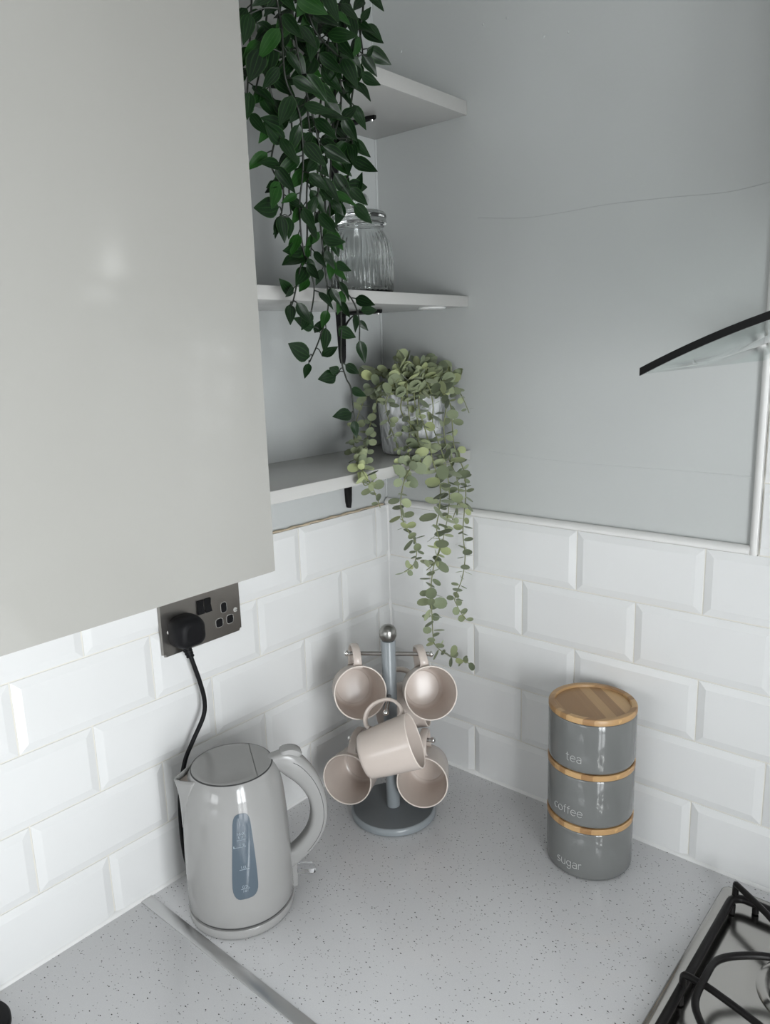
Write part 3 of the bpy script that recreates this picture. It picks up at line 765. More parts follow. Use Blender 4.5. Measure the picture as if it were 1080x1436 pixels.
for dr, z in ((ru, 1.1985), (-ru, 1.1985), (fu, 1.1265), (-fu, 1.1235), (ru, 1.0398), (-ru, 1.0398)):
    c = V((TX, TY, z)); m = MB(); m.tube([c + dr * .009, c + dr * .0690], .0036, 14)
    a = m.build('arm', M['rod'], tr, smooth=60)
    m = MB(); m.sphere(c + dr * .0722, .0052, 18); m.tube([c + dr * .0655, c + dr * .0695], .0040, 14)
    m.build('end_knob', M['chrome'], a, smooth=60)
    ends.append((c, dr))

# ------------------------------------------------------------------ mugs
MH = 0.0870
def mug_proto(mtx, label):
    r = thing('mug', label, 'mug', mtx=mtx, group='beige mugs on the mug tree')
    WORLD[r.name] = Matrix()                       # parts below are written in the mug's own frame
    m = MB()
    prof = [(0, .0012), (.0300, .0012), (.0315, .0002), (.0345, .0002), (.0366, .0022), (.0375, .006), (.0398, .025), (.0418, .048), (.0434, .070), (.0445, .0845), (.0445, .0856)]
    m.lathe(prof, 72)
    inn = [(.0421, .0856), (.0421, .083), (.0409, .070), (.0394, .048), (.0374, .025), (.0355, .0120), (.0343, .0088), (.0320, .0070), (.0303, .0066), (.0296, .0052), (.0285, .0048), (0, .0046)]
    m.lathe(inn, 72)
    body = m.build('body', M['mug'], r, smooth=60)
    m = MB(); m.lathe([(.0445, .0854), (.0443, .0864), (.0437, .0870), (.0429, .0870), (.0423, .0864), (.0421, .0854)], 72)
    m.build('rim', M['mug_edge'], r, smooth=70)['label'] = 'paler rim'
    pts = [(.0385, 0, .0200), (.0440, 0, .0150), (.0550, 0, .0150), (.0662, 0, .0215), (.0735, 0, .0330), (.0760, 0, .0465), (.0745, 0, .0600), (.0680, 0, .0710), (.0570, 0, .0775), (.0470, 0, .0775), (.0415, 0, .0725)]
    path = smooth_path(pts, 5); m = MB(); A = []
    for i, p in enumerate(path):
        t = (path[min(i + 1, len(path) - 1)] - path[max(i - 1, 0)]).normalized(); nn = V((t.z, 0, -t.x))
        e_ = 1 + .45 * (abs(2 * i / (len(path) - 1) - 1) ** 6)
        ring = []
        for k in range(16):
            a = 2 * pi * k / 16; ca_, sa_ = cos(a), sin(a)
            ring.append(p + nn * (.0029 * e_ * math.copysign(abs(ca_) ** .75, ca_)) + V((0, 1, 0)) * (.0068 * e_ * math.copysign(abs(sa_) ** .75, sa_)))
        ring.append(ring[0]); A.append(ring)
    m.grid(A); m.add(A[0][:16], [tuple(range(16))]); m.add(A[-1][:16], [tuple(range(16))])
    m.build('handle', M['mug'], r, smooth=60)
    return r
def mug_matrix(opening, axis, hang):
    a = V(axis).normalized(); O = V(opening); h = V(hang) - O; h = (h - a * h.dot(a)).normalized(); y = a.cross(h)
    R = Matrix((h, y, a)).transposed().to_4x4()
    return Matrix.Translation(O - a * MH) @ R
mugs = [
 ((.1489, -.2541, 1.1464), (.7622, -.5834, .2806), (.1243, -.2341, 1.1985), 'beige mug facing forward on the upper left arm of the tree'),
 ((.2437, -.1855, 1.1470), (.7141, -.6236, .3181), (.2133, -.1686, 1.1985), 'beige mug facing forward on the upper right arm of the tree'),
 ((.1167, -.2637, .9795), (.384, -.911, .150), (.1142, -.2415, 1.04), 'beige mug on the lower left arm, partly behind the sideways mug'),
 ((.2240, -.1905, .9783), (.506, -.849, .150), (.2038, -.1577, 1.04), 'beige mug on the lower right arm, partly behind the sideways mug'),
 ((.2578, -.2478, 1.0945), (.0667, .0462, .0301), (.1995, -.2490, 1.1265), 'beige mug turned sideways on the front arm, handle loop upwards'),
 ((.1660, -.1030, 1.0765), (.80, .52, .20), (.1250, -.1400, 1.1235), 'beige mug hanging behind the tree, mostly hidden by the upper right mug'),
]
proto = None
for O, a, h, lb in mugs:
    mt = mug_matrix(O, a, h)
    if proto is None: proto = mug_proto(mt, lb)
    else: dup(proto, mt, lb)

# ------------------------------------------------------------------ canisters
CX, CY, CR = 0.482, -0.0900, 0.0656
CP = 0.0889
def canister(z0, word, label, th_mid, top):
    r = thing('canister', label, 'canister', (CX, CY, z0), group='stack of three canisters')
    m = MB()
    m.lathe([(0, z0 + .0005), (CR - .006, z0 + .0005), (CR - .002, z0 + .0014), (CR - .0004, z0 + .0042), (CR, z0 + .008), (CR, z0 + .0765), (CR - .001, z0 + .0785), (CR - .0035, z0 + .0790), (0, z0 + .0790)], 96, (CX, CY, 0))
    body = m.build('body', M['canister'], r, smooth=40)
    sz = .0092; ln = text_len(word) * sz - .001; m = MB()
    put = lambda u, v: V((CX + (CR + .0002) * cos(th_mid + (u - ln / 2) / CR), CY + (CR + .0002) * sin(th_mid + (u - ln / 2) / CR), z0 + .0168 + v))
    write(m, word, sz, put, .00042, 6); m.build('lettering', M['letter'], body, smooth=0)['label'] = 'thin white word "%s"' % word
    zl = z0 + .0792
    m = MB()
    if top:
        prof = [(0, zl), (CR - .001, zl), (CR + .0004, zl + .0012), (CR + .0005, zl + .0075), (CR - .0008, zl + .0094), (CR - .0035, zl + .0098), (CR - .0082, zl + .0096), (CR - .0092, zl + .0085), (CR - .0096, zl + .0055), (0, zl + .0055)]
    else:
        prof = [(0, zl), (CR - .001, zl), (CR + .0004, zl + .0010), (CR + .0005, zl + .0078), (CR - .0008, zl + .0092), (0, zl + .0092)]
    m.lathe(prof, 96, (CX, CY, 0)); lid = m.build('lid', M['bamboo'], r, smooth=40); lid['label'] = 'bamboo lid'
    if top:
        m = MB(); m.lathe([(0, zl + .0056), (CR - .0097, zl + .0056), (CR - .0097, zl + .0058), (0, zl + .0058)], 64, (CX, CY, 0)); m.build('inlay', M['bamboo_panel'], lid)
    m = MB(); m.lathe([(0, zl - .0004), (CR - .0012, zl - .0004), (CR - .0012, zl + .0004), (0, zl + .0004)], 96, (CX, CY, 0)); m.build('gasket', M['seam'], lid)
    return r
canister(ZT, 'sugar', 'grey canister lettered sugar, at the bottom of the stack', radians(-92), False)
canister(ZT + CP, 'coffee', 'grey canister lettered coffee, in the middle of the stack', radians(-95.5), False)
canister(ZT + 2 * CP, 'tea', 'grey canister lettered tea with bamboo lid, on top of the stack', radians(-87.5), True)

# ------------------------------------------------------------------ glass jar on the middle shelf
JX, JY, JZ = 0.110, -0.1714, 1.7868
jr = thing('glass_jar', 'ribbed clear glass jar with knobbed glass lid on the middle shelf', 'jar', (JX, JY, JZ))
NR = 34
def ribs(r, z, a):
    k = max(0, min(1, (z - .010) / .012)) * max(0, min(1, (.094 - z) / .02))
    return r + .0011 * k * cos(NR * a)
m = MB()
out = [(0, .0005), (.044, .0005), (.0485, .0015), (.0502, .005), (.0505, .010), (.0505, .022), (.0505, .040), (.0505, .060), (.0500, .067), (.0485, .0745), (.0460, .082), (.0425, .0885), (.0385, .094), (.0365, .0975), (.0362, .102), (.0385, .1035), (.0385, .1055), (.0355, .1065)]
inn = [(.0335, .1065), (.0335, .0975), (.0350, .0935), (.039, .087), (.0425, .0805), (.0450, .073), (.0465, .064), (.0468, .050), (.0468, .012), (.0455, .0075), (.042, .006), (0, .0058)]
m.lathe(out + inn, NR * 8, (JX, JY, JZ), mod=ribs); m.build('body', M['jar'], jr, smooth=50)
m = MB(); m.lathe([(0, .108), (.0320, .108), (.0320, .1072), (.0405, .1068), (.0425, .1085), (.0425, .1115), (.0412, .114), (.0425, .1165), (.0422, .121), (.0395, .1245), (.032, .1275), (.019, .1292), (.0125, .1305), (.0108, .1325), (.0120, .1355), (.0150, .1395), (.0158, .144), (.0148, .1485), (.0110, .1525), (.005, .1542), (0, .1545)], 72, (JX, JY, JZ))
m.build('lid', M['jar'], jr, smooth=60)

# ------------------------------------------------------------------ trailing plants
# runs of the stems in metres (x out of the left wall, y along it, z up)
VINE=[
[(.2250,-.4656,2.1075),(.2250,-.4729,2.0476),(.2250,-.4848,1.9709)],
[(.2350,-.4499,2.1091),(.2350,-.4603,2.0482),(.2347,-.4719,2.0087),(.2336,-.4841,1.9767)],
[(.2450,-.4373,2.1099),(.2450,-.4531,2.0474),(.2439,-.4634,2.0010),(.2410,-.4507,1.9665),(.2376,-.4626,1.9189),(.2356,-.4438,1.8942),(.2330,-.4490,1.8577)],
[(.2250,-.3895,2.1300),(.2250,-.4055,2.0722),(.2250,-.4156,2.0156),(.2250,-.4147,1.9524),(.2250,-.4244,1.9023),(.2250,-.4234,1.8695)],
[(.2550,-.3839,2.1228),(.2550,-.4001,2.0582),(.2524,-.4133,2.0022),(.2464,-.4054,1.9500),(.2404,-.4098,1.8937),(.2344,-.4082,1.8363),(.2310,-.4197,1.8019),(.2295,-.4305,1.7690),(.2295,-.4361,1.7586)],
[(.2450,-.3488,2.1362),(.2450,-.3655,2.0694),(.2427,-.3800,2.0034),(.2381,-.3861,1.9384),(.2336,-.3825,1.8727),(.2296,-.3736,1.8133),(.2280,-.3691,1.7600),(.2280,-.3876,1.7191),(.2280,-.4077,1.6896)],
[(.2350,-.3120,2.1501),(.2350,-.3293,2.0811),(.2341,-.3451,2.0206),(.2319,-.3536,1.9529),(.2299,-.3595,1.8929),(.2279,-.3575,1.8322),(.2265,-.3455,1.7881),(.2265,-.3229,1.7723),(.2265,-.3087,1.7471),(.2265,-.3090,1.7155)],
[(.2450,-.2963,2.1518),(.2450,-.3064,2.0925),(.2444,-.3194,2.0402),(.2416,-.3282,1.9975),(.2393,-.3345,1.9632),(.2370,-.3274,1.9305),(.2356,-.3407,1.9073),(.2347,-.3352,1.8951),(.2343,-.3201,1.8907)],
[(.2250,-.3654,2.1372),(.2250,-.3566,2.0527),(.2250,-.3540,1.9793),(.2250,-.3630,1.9018),(.2250,-.3606,1.8411),(.2250,-.3562,1.7878),(.2250,-.3422,1.7515),(.2250,-.3457,1.6953),(.2250,-.3377,1.6663),(.2250,-.3286,1.6513),(.2250,-.3248,1.6166),(.2250,-.3255,1.6047)],
[(.2350,-.3252,2.1462),(.2350,-.3010,2.1129),(.2350,-.2919,2.0822),(.2350,-.2961,2.0560)],
[(.2600,-.4181,2.1112),(.2600,-.4040,2.0709),(.2600,-.3695,2.0529),(.2600,-.3448,2.0470)],
[(.2650,-.4453,2.1016),(.2650,-.4348,2.0248),(.2570,-.4082,1.9712),(.2501,-.3925,1.9272),(.2410,-.4005,1.8615),(.2353,-.4041,1.8195)],
[(.2550,-.3718,2.1264),(.2550,-.3587,2.0450),(.2507,-.3534,1.9990),(.2473,-.3622,1.9653),(.2469,-.3424,1.9646),(.2466,-.3302,1.9642)],
[(.2700,-.4714,2.0924),(.2700,-.4643,2.0525),(.2687,-.4617,2.0031),(.2623,-.4362,1.9725),(.2533,-.4258,1.9217),(.2456,-.4279,1.8745),(.2379,-.4183,1.8267),(.2318,-.3969,1.7856),(.2318,-.4044,1.7503)],
]
LEAF=[((.2282,-.4314,1.7734), (.2342,-.4577,1.7905)), ((.2270,-.4348,1.7613), (.2330,-.4422,1.7359)), ((.2250,-.3940,1.7337), (.2310,-.4302,1.7439)), ((.2250,-.3932,1.7265),
(.2310,-.3783,1.7462)), ((.2250,-.4044,1.6959), (.2310,-.4470,1.7136)), ((.2250,-.4063,1.6878), (.2310,-.4209,1.6693)), ((.2250,-.3719,1.7328), (.2310,-.3826,1.7016)),
((.2250,-.3810,1.6962), (.2310,-.3566,1.7094)), ((.2250,-.3490,1.7310), (.2310,-.3195,1.7193)), ((.2262,-.3035,1.7558), (.2322,-.2728,1.7579)), ((.2250,-.3073,1.7424),
(.2310,-.2956,1.7288)), ((.2250,-.3074,1.7156), (.2310,-.3039,1.6843)), ((.2250,-.3380,1.6836), (.2310,-.3150,1.6701)), ((.2250,-.3570,1.6701), (.2310,-.3955,1.6672)),
((.2250,-.3512,1.6746), (.2310,-.3760,1.6811)), ((.2250,-.3286,1.6503), (.2310,-.3034,1.6389)), ((.2250,-.3292,1.6169), (.2310,-.3708,1.6167)), ((.2250,-.3254,1.6067),
(.2310,-.3274,1.5822)), ((.2386,-.4552,1.8716), (.2446,-.4999,1.8651)), ((.2376,-.4527,1.8624), (.2436,-.4526,1.8318)), ((.2374,-.4388,1.8622), (.2434,-.4452,1.8365)),
((.2389,-.3243,1.8891), (.2449,-.2920,1.8681)), ((.2411,-.3384,1.9093), (.2471,-.3022,1.9122)), ((.2467,-.3303,1.9650), (.2527,-.3023,1.9480)), ((.2464,-.3302,1.9626),
(.2524,-.3369,1.9351)), ((.2493,-.3501,1.9868), (.2553,-.3280,2.0038)), ((.2546,-.3183,2.0422), (.2606,-.2886,2.0350)), ((.2550,-.3417,2.0529), (.2610,-.3298,2.0341)),
((.2550,-.3140,2.1039), (.2610,-.3024,2.1223)), ((.2550,-.3054,2.0656), (.2610,-.2993,2.0779)), ((.2437,-.4537,1.9176), (.2497,-.4882,1.9160)), ((.2415,-.4590,1.8976),
(.2475,-.4790,1.8902)), ((.2481,-.4490,1.9577), (.2541,-.4872,1.9608)), ((.2463,-.4497,1.9410), (.2523,-.4816,1.9585)), ((.2391,-.3456,1.8889), (.2451,-.3642,1.8594)),
((.2349,-.3807,1.8427), (.2409,-.3450,1.8406)), ((.2319,-.3561,1.8141), (.2379,-.3317,1.8060)), ((.2336,-.4142,1.8275), (.2396,-.4520,1.8225)), ((.2327,-.4140,1.8191),
(.2387,-.4547,1.8076)), ((.2314,-.4075,1.8068), (.2374,-.4331,1.7837)), ((.2550,-.4841,2.0300), (.2610,-.5075,1.9912)), ((.2524,-.5011,1.9838), (.2584,-.5115,1.9553)),
((.2550,-.4676,2.0412), (.2610,-.4846,1.9998)), ((.2550,-.4353,2.0419), (.2610,-.4209,2.0101)), ((.2550,-.4012,2.0427), (.2610,-.4324,2.0076)), ((.2550,-.3900,2.0338),
(.2610,-.3608,2.0113)), ((.2550,-.3759,2.0643), (.2610,-.3656,2.0341)), ((.2550,-.4447,2.0616), (.2610,-.4687,2.0287)), ((.2550,-.4091,2.0933), (.2610,-.3994,2.0681)),
((.2550,-.3609,2.1067), (.2610,-.3814,2.0728)), ((.2550,-.3360,2.1059), (.2610,-.3312,2.0779)), ((.2550,-.4963,2.0619), (.2610,-.5120,2.0285))]
EUC=[
[(.1498,-.1324,1.6450),(.1088,-.1389,1.6428),(.0563,-.1141,1.6190),(.0436,-.1244,1.5822),(.0963,-.1904,1.5488),(.2112,-.2967,1.5309),(.2140,-.2822,1.5078),(.2140,-.2720,1.4900),(.2140,-.2632,1.4699)],
[(.1382,-.1367,1.6452),(.1252,-.1392,1.6160),(.1297,-.1386,1.5866),(.1579,-.1552,1.5541),(.1996,-.1922,1.5324)],
[(.1582,-.1278,1.6448),(.1510,-.1319,1.6043),(.1662,-.1219,1.5746),(.1863,-.1331,1.5473),(.2108,-.1833,1.5207),(.2140,-.2041,1.5025),(.2140,-.2140,1.4736),(.2140,-.2118,1.4425),(.2140,-.1951,1.4161),(.2140,-.1777,1.3925),(.2140,-.1843,1.3642),(.2140,-.2119,1.3555)],
[(.1772,-.1105,1.6440),(.1744,-.1139,1.6094),(.1839,-.1066,1.5620),(.2089,-.1233,1.5218),(.2140,-.1118,1.4802),(.2140,-.1148,1.4411),(.2140,-.1236,1.4100),(.2140,-.1146,1.3787),(.2140,-.1334,1.3459),(.2044,-.13,1.3022),(.1961,-.118,1.2692),(.1857,-.102,1.2098),(.1862,-.096,1.1873),(.1962,-.075,1.1652),(.2071,-.05,1.1505),(.2145,-.028,1.1351)],
[(.1912,-.0806,1.6424),(.1915,-.0496,1.6085),(.1892,-.0409,1.5750),(.1941,-.0423,1.5349),(.2129,-.0443,1.4994),(.2140,-.0380,1.4600),(.2140,-.0429,1.4231),(.2140,-.0479,1.3859),(.2140,-.0421,1.3422),(.2140,-.0515,1.3053),(.2140,-.0736,1.2759),(.2140,-.0696,1.2617),(.2140,-.0527,1.2383),(.2140,-.0374,1.2230)],
[(.1893,-.0877,1.6486),(.1812,-.0137,1.6326),(.1935,-.0037,1.6175),(.2069,.0070,1.5911)],
[(.1693,-.1192,1.6502),(.1697,-.1188,1.6213),(.1725,-.1161,1.5860),(.1951,-.1427,1.5385),(.2116,-.1554,1.5169)],
[(.1840,-.1002,1.6435),(.1876,-.0924,1.6116),(.1873,-.0931,1.5762),(.1999,-.0911,1.5409),(.2131,-.0920,1.5060),(.2140,-.0864,1.4519),(.2140,-.0999,1.4015),(.2140,-.1252,1.3564),(.2140,-.1529,1.3445)],
[(.1603,-.1265,1.6505),(.1613,-.1257,1.6099),(.1635,-.1241,1.5747),(.1838,-.1562,1.5441),(.2132,-.1794,1.5147)],
[(.1841,-.1000,1.6550),(.1930,-.0637,1.6179),(.1928,-.0706,1.5707),(.2070,-.0791,1.5243),(.2140,-.0650,1.4865),(.2140,-.0595,1.4486),(.2140,-.0790,1.4148)],
[(.1501,-.1323,1.6566),(.1314,-.1383,1.6336),(.1078,-.1388,1.6216),(.0740,-.1252,1.5711),(.1610,-.2343,1.5408),(.2140,-.2978,1.5102),(.2140,-.2690,1.5165)],
]

rnd = random.Random(11)
def blade(mb, base, tip, nrm, wr=.52, fold=.25, curl=.12, rows=8, cols=6, blunt=1.0):
    """one pointed leaf from base to tip: folded along the midrib, tip curled back"""
    b = V(base); t = V(tip); d = t - b; L_ = d.length; d.normalize()
    n = V(nrm); n = (n - d * n.dot(d)); n = n.normalized() if n.length > 1e-6 else d.orthogonal().normalized()
    sd = d.cross(n); vs, uvs, fs = [], [], []
    for i in range(rows + 1):
        s = i / rows
        w = .5 * wr * L_ * (sin(pi * s ** .72) ** .85) * (1 - .25 * s) * 1.04 if 0 < i < rows else .0004
        for j in range(cols + 1):
            x = -1 + 2 * j / cols
            z = fold * w * (1 - abs(x)) * -1 + .06 * w * sin(s * 9 + x * 2)
            p = b + d * (L_ * s) + sd * (w * x) + n * (z + curl * L_ * (s - s * s * 1.9) * .8)
            vs.append(p); uvs.append((x, s))
    W_ = cols + 1
    for i in range(rows):
        for j in range(cols): fs.append((i * W_ + j, i * W_ + j + 1, (i + 1) * W_ + j + 1, (i + 1) * W_ + j))
    mb.add(vs, fs, uvs)
def disc(mb, base, d, nrm, L_, wr=.92, cup=.18):
    """one round cupped leaf that starts at base and grows along d"""
    d = V(d).normalized(); n = V(nrm); n = n - d * n.dot(d); n = n.normalized() if n.length > 1e-6 else d.orthogonal().normalized()
    sd = d.cross(n); vs = [V(base) + d * (L_ * .52) - n * (cup * L_ * .35)]; fs = []; N_ = 12
    for q, rr in enumerate((.55, 1.0)):
        for k in range(N_):
            a = 2 * pi * k / N_ + pi
            x = cos(a); y = sin(a)
            px = .52 + .5 * x * rr * (1.0 + .08 * (x > 0)); py = .5 * wr * y * rr * (1 + .12 * x)
            vs.append(V(base) + d * (L_ * px) + sd * (L_ * py) - n * (cup * L_ * .35 * (1 - rr ** 2)))
    for k in range(N_):
        j = (k + 1) % N_
        fs.append((0, 1 + k, 1 + j)); fs.append((1 + k, 1 + N_ + k, 1 + N_ + j, 1 + j))
    mb.add(vs, fs)
def jit(s): return V((rnd.uniform(-s, s), rnd.uniform(-s, s), rnd.uniform(-s, s)))

# dark green vine on the upper shelf
vp = thing('trailing_vine', 'dark green glossy-leaved trailing plant hanging down in front of the shelves', 'plant', (0.095, -0.385, 2.0897))
pc = V((0.095, -0.385, 0))
m = MB(); m.lathe([(0, 2.0899), (.050, 2.0899), (.053, 2.093), (.062, 2.190), (.064, 2.1995), (.061, 2.2005), (.058, 2.188), (0, 2.186)], 48, pc); m.build('pot', M['terracotta'], vp, smooth=45)
m = MB(); m.lathe([(0, 2.193), (.03, 2.191), (.0575, 2.1885), (.0575, 2.1865), (0, 2.1865)], 32, pc); m.build('soil', M['soil'], vp)
OUT = V((.78, -.55, .12)).normalized()
claimed = {}
for b, t in LEAF:
    best = min(range(len(VINE)), key=lambda i: min((V(q) - V(b)).length for q in smooth_path(VINE[i], 5)))
    claimed.setdefault(best, []).append((b, t))
for i, run in enumerate(VINE):
    top = V(run[0])
    edge = (pc.xy - top.xy); a = pc.to_2d() - edge.normalized() * .05
    lead = [V((a.x, a.y, 2.19)), V(((a.x + top.x) / 2, (a.y + top.y) / 2, 2.215)), V((top.x - .01, top.y, max(2.17, top.z + .05)))]
    path = smooth_path([p for p in lead] + [V(p) for p in run], 6)
    m = MB(); n = len(path); m.tube(path, [.0017 * (1 - .45 * k / n) for k in range(n)], 7)
    L_ = MB(); acc = .012; side = 1
    for b, t in claimed.get(i, []):
        b = V(b); q = min(path, key=lambda p: (p - b).length)
        if (q - b).length < .05: m.tube(smooth_path([q, (q + b) / 2 + V((0, 0, .003)), b], 3), .0008, 5)
        blade(L_, b, t, OUT + jit(.35), wr=rnd.uniform(.46, .56), fold=rnd.uniform(.1, .35), curl=rnd.uniform(-.05, .2))
    for k in range(1, n):
        acc -= (path[k] - path[k - 1]).length
        if acc > 0: continue
        z = path[k].z
        if z > 2.16: acc = .015; continue
        acc = (.0125 if z > 1.93 else .0165 if z > 1.86 else .021) * rnd.uniform(.8, 1.25); side = -side
        if z < 1.745: acc = .5; continue              # the lowest leaves are listed one by one
        tg = (path[k] - path[k - 1]).normalized()
        sd = tg.cross(OUT).normalized() * side
        ln = rnd.uniform(.026, .040) * (1 if z > 1.9 else .82)
        sprd = .55 if (i in (6, 7, 9, 10, 12) and side > 0) or z < 1.88 else 1.0
        dr = (sd * rnd.uniform(.35, 1.0) * sprd + V((0, 0, -1)) * rnd.uniform(.35, 1.0) + OUT * rnd.uniform(-.10, .45)).normalized()
        b = path[k] + dr * rnd.uniform(.004, .009) + OUT * rnd.uniform(-.004, .012)
        m.tube([path[k], b], .0008, 5)
        tp = b + dr * ln
        if tp.x < .212: tp.x = .212
        blade(L_, b, tp, OUT + jit(.55), wr=rnd.uniform(.42, .58), fold=rnd.uniform(.05, .4), curl=rnd.uniform(-.1, .22))
    for p in L_.v:                                    # keep clear of the boards
        if p.x < .2075: p.x = .2075
    st_ = m.build('stem', M['stem_dark'], vp, smooth=60)
    L_.build('leaves', M['vine_leaf'], st_, smooth=70, normals=False)

# eucalyptus in the white pot on the lowest shelf
ec = V((0.118, -0.0660, 0)); EZ = 1.5248
ep = thing('trailing_eucalyptus', 'pale sage trailing eucalyptus in a white embossed pot on the lowest shelf', 'plant', (ec.x, ec.y, EZ))
m = MB(); m.lathe([(0, EZ + .0003), (.0480, EZ + .0003), (.0495, EZ + .0015), (.0512, EZ + .006), (.0545, EZ + .050), (.0572, EZ + .105), (.0575, EZ + .114), (.0562, EZ + .1155), (.0545, EZ + .113), (.053, EZ + .098), (0, EZ + .096)], 96, ec)
m.build('pot', M['pot'], ep, smooth=50)['label'] = 'white embossed ceramic pot'
m = MB(); m.lathe([(0, EZ + .104), (.030, EZ + .103), (.0525, EZ + .0995), (.0525, EZ + .097), (0, EZ + .097)], 32, ec); m.build('soil', M['soil'], ep)
ZR = EZ + .115
for i, run in enumerate(EUC):
    run = [V(p) for p in run]
    for p in run: p.y = min(p.y, -.0155)
    r0 = (run[0].xy - ec.xy); r0 = r0 / max(r0.length, 1e-4)
    lead = [V((ec.x + r0.x * .022, ec.y + r0.y * .022, ZR - .012)), V((ec.x + r0.x * .040, ec.y + r0.y * .040, ZR + .020))]
    path = smooth_path(lead + run, 6); n = len(path)
    for p in path:                                    # stay outside the pot and above the board
        dxy = p.xy - ec.xy
        if p.z < ZR and dxy.length < .064 and p.z > EZ: q = dxy.normalized() * .064; p.x, p.y = ec.x + q.x, ec.y + q.y
        if p.x < .2065 and EZ - .025 < p.z < EZ + .004: p.z = EZ + .004
        p.y = min(p.y, -.0145)
    m = MB(); m.tube(path, [.0012 * (1 - .4 * k / n) for k in range(n)], 6)
    L_ = MB(); acc = 0; tw = rnd.uniform(0, 3)
    total = sum((path[k] - path[k - 1]).length for k in range(1, n)); run_ = 0
    for k in range(1, n):
        sl = (path[k] - path[k - 1]).length; acc -= sl; run_ += sl
        if acc > 0: continue
        acc = rnd.uniform(.0090, .0138); tw += pi / 2 + rnd.uniform(-.3, .3)
        tg = (path[k] - path[k - 1]).normalized(); u_ = tg.orthogonal().normalized(); w_ = tg.cross(u_)
        big = rnd.uniform(.0155, .0265) * (1 - .42 * (run_ / total) ** 3) * (1.12 if i in (2, 3, 7, 9) else .95)
        if EZ + .012 < path[k].z < ZR - .005: big *= .78; acc *= 1.35
        for q in (0, pi):
            a = tw + q; d_ = u_ * cos(a) + w_ * sin(a) + tg * rnd.uniform(-.1, .4) + jit(.12)
            b = path[k] + d_.normalized() * .0012
            L2 = big * rnd.uniform(.85, 1.1)
            if (b + d_.normalized() * L2).y > -.006: d_.y -= 1.0
            disc(L_, b, d_, -tg + jit(1.0), L2, wr=rnd.uniform(.72, .98), cup=rnd.uniform(.0, .3))
    for p in L_.v:
        p.y = min(p.y, -.0050)
        if p.x < .2005 and EZ - .022 < p.z < EZ + .002: p.z = EZ + .002
        dxy = p.xy - ec.xy
        if EZ < p.z < ZR and dxy.length < .0600: q = dxy.normalized() * .0600; p.x, p.y = ec.x + q.x, ec.y + q.y
    s_ = m.build('stem', M['stem_sage'], ep, smooth=60)
    L_.build('leaves', M['sage_leaf'], s_, smooth=60, normals=False)
# leafy crown over the rim
m = MB(); L_ = MB()
for k in range(88):
    a = rnd.uniform(0, 2 * pi); rr = .078 * sqrt(rnd.random()); h = .034 * (1 - (rr / .085) ** 2) + rnd.uniform(-.004, .009)
    p = V((ec.x + rr * cos(a), min(ec.y + rr * sin(a), -.013), ZR + .004 + h))
    d_ = V((cos(a) * (.3 + rr * 9), sin(a) * (.3 + rr * 9), rnd.uniform(-.5, .7))) + jit(.5)
    L2 = rnd.uniform(.015, .025)
    if (p + d_.normalized() * L2).y > -.007: d_.y = -abs(d_.y)
    q = V((p.x, p.y, p.z)); root_ = V((ec.x + .35 * (p.x - ec.x), ec.y + .35 * (p.y - ec.y), ZR - .012))
    if k % 3 == 0: m.tube(smooth_path([root_, (root_ + q) / 2 + V((0, 0, .008)), q], 3), .0009, 5)
    disc(L_, q, d_, V((.45, -.45, 1)) + jit(.9), L2, wr=rnd.uniform(.8, 1.0), cup=rnd.uniform(0, .3))
for p in L_.v: p.y = min(p.y, -.0050)
s_ = m.build('stem', M['stem_sage'], ep, smooth=60); L_.build('leaves', M['sage_leaf'], s_, smooth=60, normals=False)
# ------------------------------------------------------------------ gas hob
hb = thing('gas_hob', 'stainless steel gas hob with black pan supports, lower right corner', 'hob', (0.963, -0.285, ZT))
X0, X1, Y0, Y1 = .673, 1.253, -.545, -.0345
def plan(x0, x1, y0, y1, r, z, seg=8):
    out = []
    for cx, cy, a0 in ((x1 - r, y1 - r, 0), (x0 + r, y1 - r, 90), (x0 + r, y0 + r, 180), (x1 - r, y0 + r, 270)):
        for k in range(seg + 1):
            a = radians(a0 + 90 * k / seg); out.append(V((cx + r * cos(a), cy + r * sin(a), z)))
    return out
m = MB(); rings = []
for ins, z, r in ((0, ZT + .0003, .012), (.0004, ZT + .004, .012), (.003, ZT + .0066, .011), (.010, ZT + .0072, .009), (.0135, ZT + .0066, .009), (.0165, ZT + .0020, .012), (.022, ZT + .0012, .018)):
    rg = plan(X0 + ins, X1 - ins, Y0 + ins, Y1 - ins, r, z); rings.append(rg + [rg[0]])
m.grid(rings); n = len(rings[0]) - 1; m.add(rings[-1][:n], [tuple(range(n))]); m.add(rings[0][:n], [tuple(range(n))[::-1]])
m.build('hotplate', M['hob'], hb, smooth=40)
def burner(x, y, r):
    z = ZT + .0012; m = MB()
    m.lathe([(0, z), (r * 1.55, z), (r * 1.55, z + .0015), (r * 1.40, z + .0045), (r * 1.30, z + .0045), (r * 1.2, z + .003), (r * 1.02, z + .003), (r * .98, z + .0125), (r * .9, z + .014), (0, z + .014)], 56, (x, y, 0))
    b = m.build('burner', M['hob'], hb, smooth=40)
    m = MB(); m.lathe([(0, z + .0142), (r * .98, z + .0142), (r * 1.04, z + .0155), (r * 1.04, z + .0205), (r * .97, z + .0235), (r * .6, z + .0245), (0, z + .0245)], 56, (x, y, 0))
    m.build('burner_cap', M['iron'], b, smooth=40)['label'] = 'black burner cap'
for x, y, r in ((.820, -.176, .040), (.820, -.395, .030), (1.106, -.176, .030), (1.106, -.395, .046)): burner(x, y, r)
